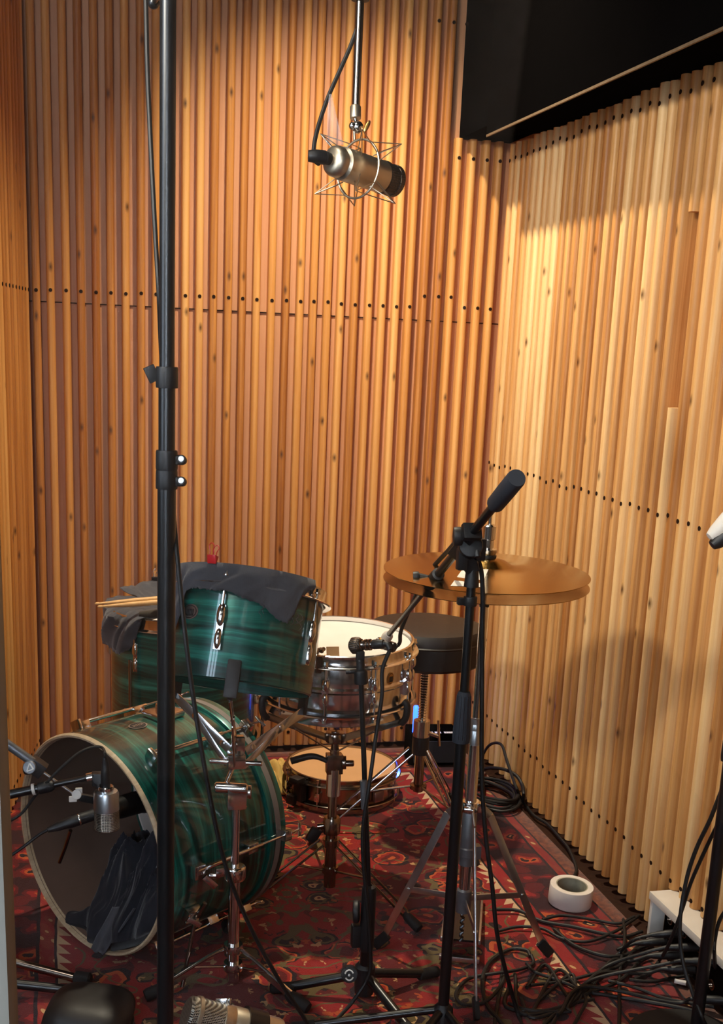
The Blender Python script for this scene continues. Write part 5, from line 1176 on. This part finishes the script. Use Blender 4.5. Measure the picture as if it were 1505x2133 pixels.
# small amplifier with a blue lamp behind the stool
am = Z(912, 1592); t = thing('amplifier', 'small black amplifier box with white print in the corner behind the stool', 'amplifier', (am.x-.02, am.y+.03, 0)); Rz = Matrix.Rotation(-.1, 3, 'Z')
ac = V((am.x-.02, am.y+.03, .062)); b = MB(); b.box(ac, (.165, .11, .112), Rz); b.build('cabinet', M['black_paint'], t, bevel=.006)
b = MB(); b.box(ac+V((0, -.056, -.008)), (.145, .004, .075), Rz); b.build('front_grille', M['cloth_black'], t)
b = MB()
for k_, (u, w_) in enumerate(((-.012, .010), (.004, .004), (.014, .011), (.036, .005), (.044, .005), (.052, .005), (.060, .005))): b.box(ac+Rz@V((u, -.0465, .0568)), (w_*1.35, .015, .0014), Rz)
b.build('lettering', M['white_mark'], t)
M['blue'] = emit('blue lamp', (30, 70, 255), 9.0)
b = MB(); q = Y(866, 1482, ac.y-.03); b.rod(V((q.x, q.y, .113)), V((q.x, q.y, q.z+.02)), .009, 14); b.build('indicator_lamp', M['blue'], t)
lamp('blue_glow', 'POINT', (q.x-.012, q.y-.03, q.z+.02), .35, (.1, .25, 1), .012)
# cream cloth, kick pedal and scraps on the rug
rows = []; c0 = Z(560, 1640)
for i in range(31):
    r_ = []
    for j in range(31):
        u, v_ = -1+2*i/30, -1+2*j/30; sq = (1-u**4)*(1-v_**4); x, y = c0.x+.005+u*.075+.02*v_, c0.y+.02+v_*.10
        r_.append(V((x, y, .004+sq*(.038+.028*sin(u*5+v_*3)*cos(v_*4)+.02*abs(sin(u*9+v_*6))))))
    rows.append(r_)
o = MB().grid(rows).build('towel', M['towel'], solid=.004, ang=80); tag(o, 'cream towel crumpled on the rug between the bass drum and the spare snare', 'towel')
kp = Z(585, 1822); t = thing('kick_pedal', 'black kick pedal plate behind the bass drum', 'pedal', (kp.x, kp.y, 0)); d = V((n_.x, n_.y, 0)).normalized(); s_ = V((-d.y, d.x, 0)); q = V((BC.x, BC.y, 0))+d*.40
b = MB(); b.prism([(-.04, 0), (.04, 0), (.035, .20), (-.035, .20)], q+V((0, 0, .010)), s_, d, V((0, 0, 1)), .008)
for k_ in range(9): b.box(q+d*(.03+.018*k_)+V((0, 0, .0195)), (.06, .006, .004), frame((0, 0, 1), d))
b.build('footboard', M['black_metal'], t, bevel=.001)
b = MB()
for k_ in (-1, 1): b.rod(q+s_*k_*.05-d*.01+V((0, 0, .006)), q+s_*k_*.05-d*.01+V((0, 0, .15)), .007)
b.rod(q-s_*.055-d*.01+V((0, 0, .15)), q+s_*.055-d*.01+V((0, 0, .15)), .006); b.box(q-d*.015+V((0, 0, .008)), (.11, .05, .012), frame((0, 0, 1), d)); b.build('pedal_frame', M['dark_chrome'], t, bevel=.002)
b = MB(); b.cyl(q-d*.01+V((0, 0, .15)), q-d*.008+V((0, 0, .24)), .0035); b.ball(q-d*.012+V((0, 0, .25)), .022, 14, 0, (.8, .8, 1)); b.build('beater', M['towel'], t, label='pale felt beater')
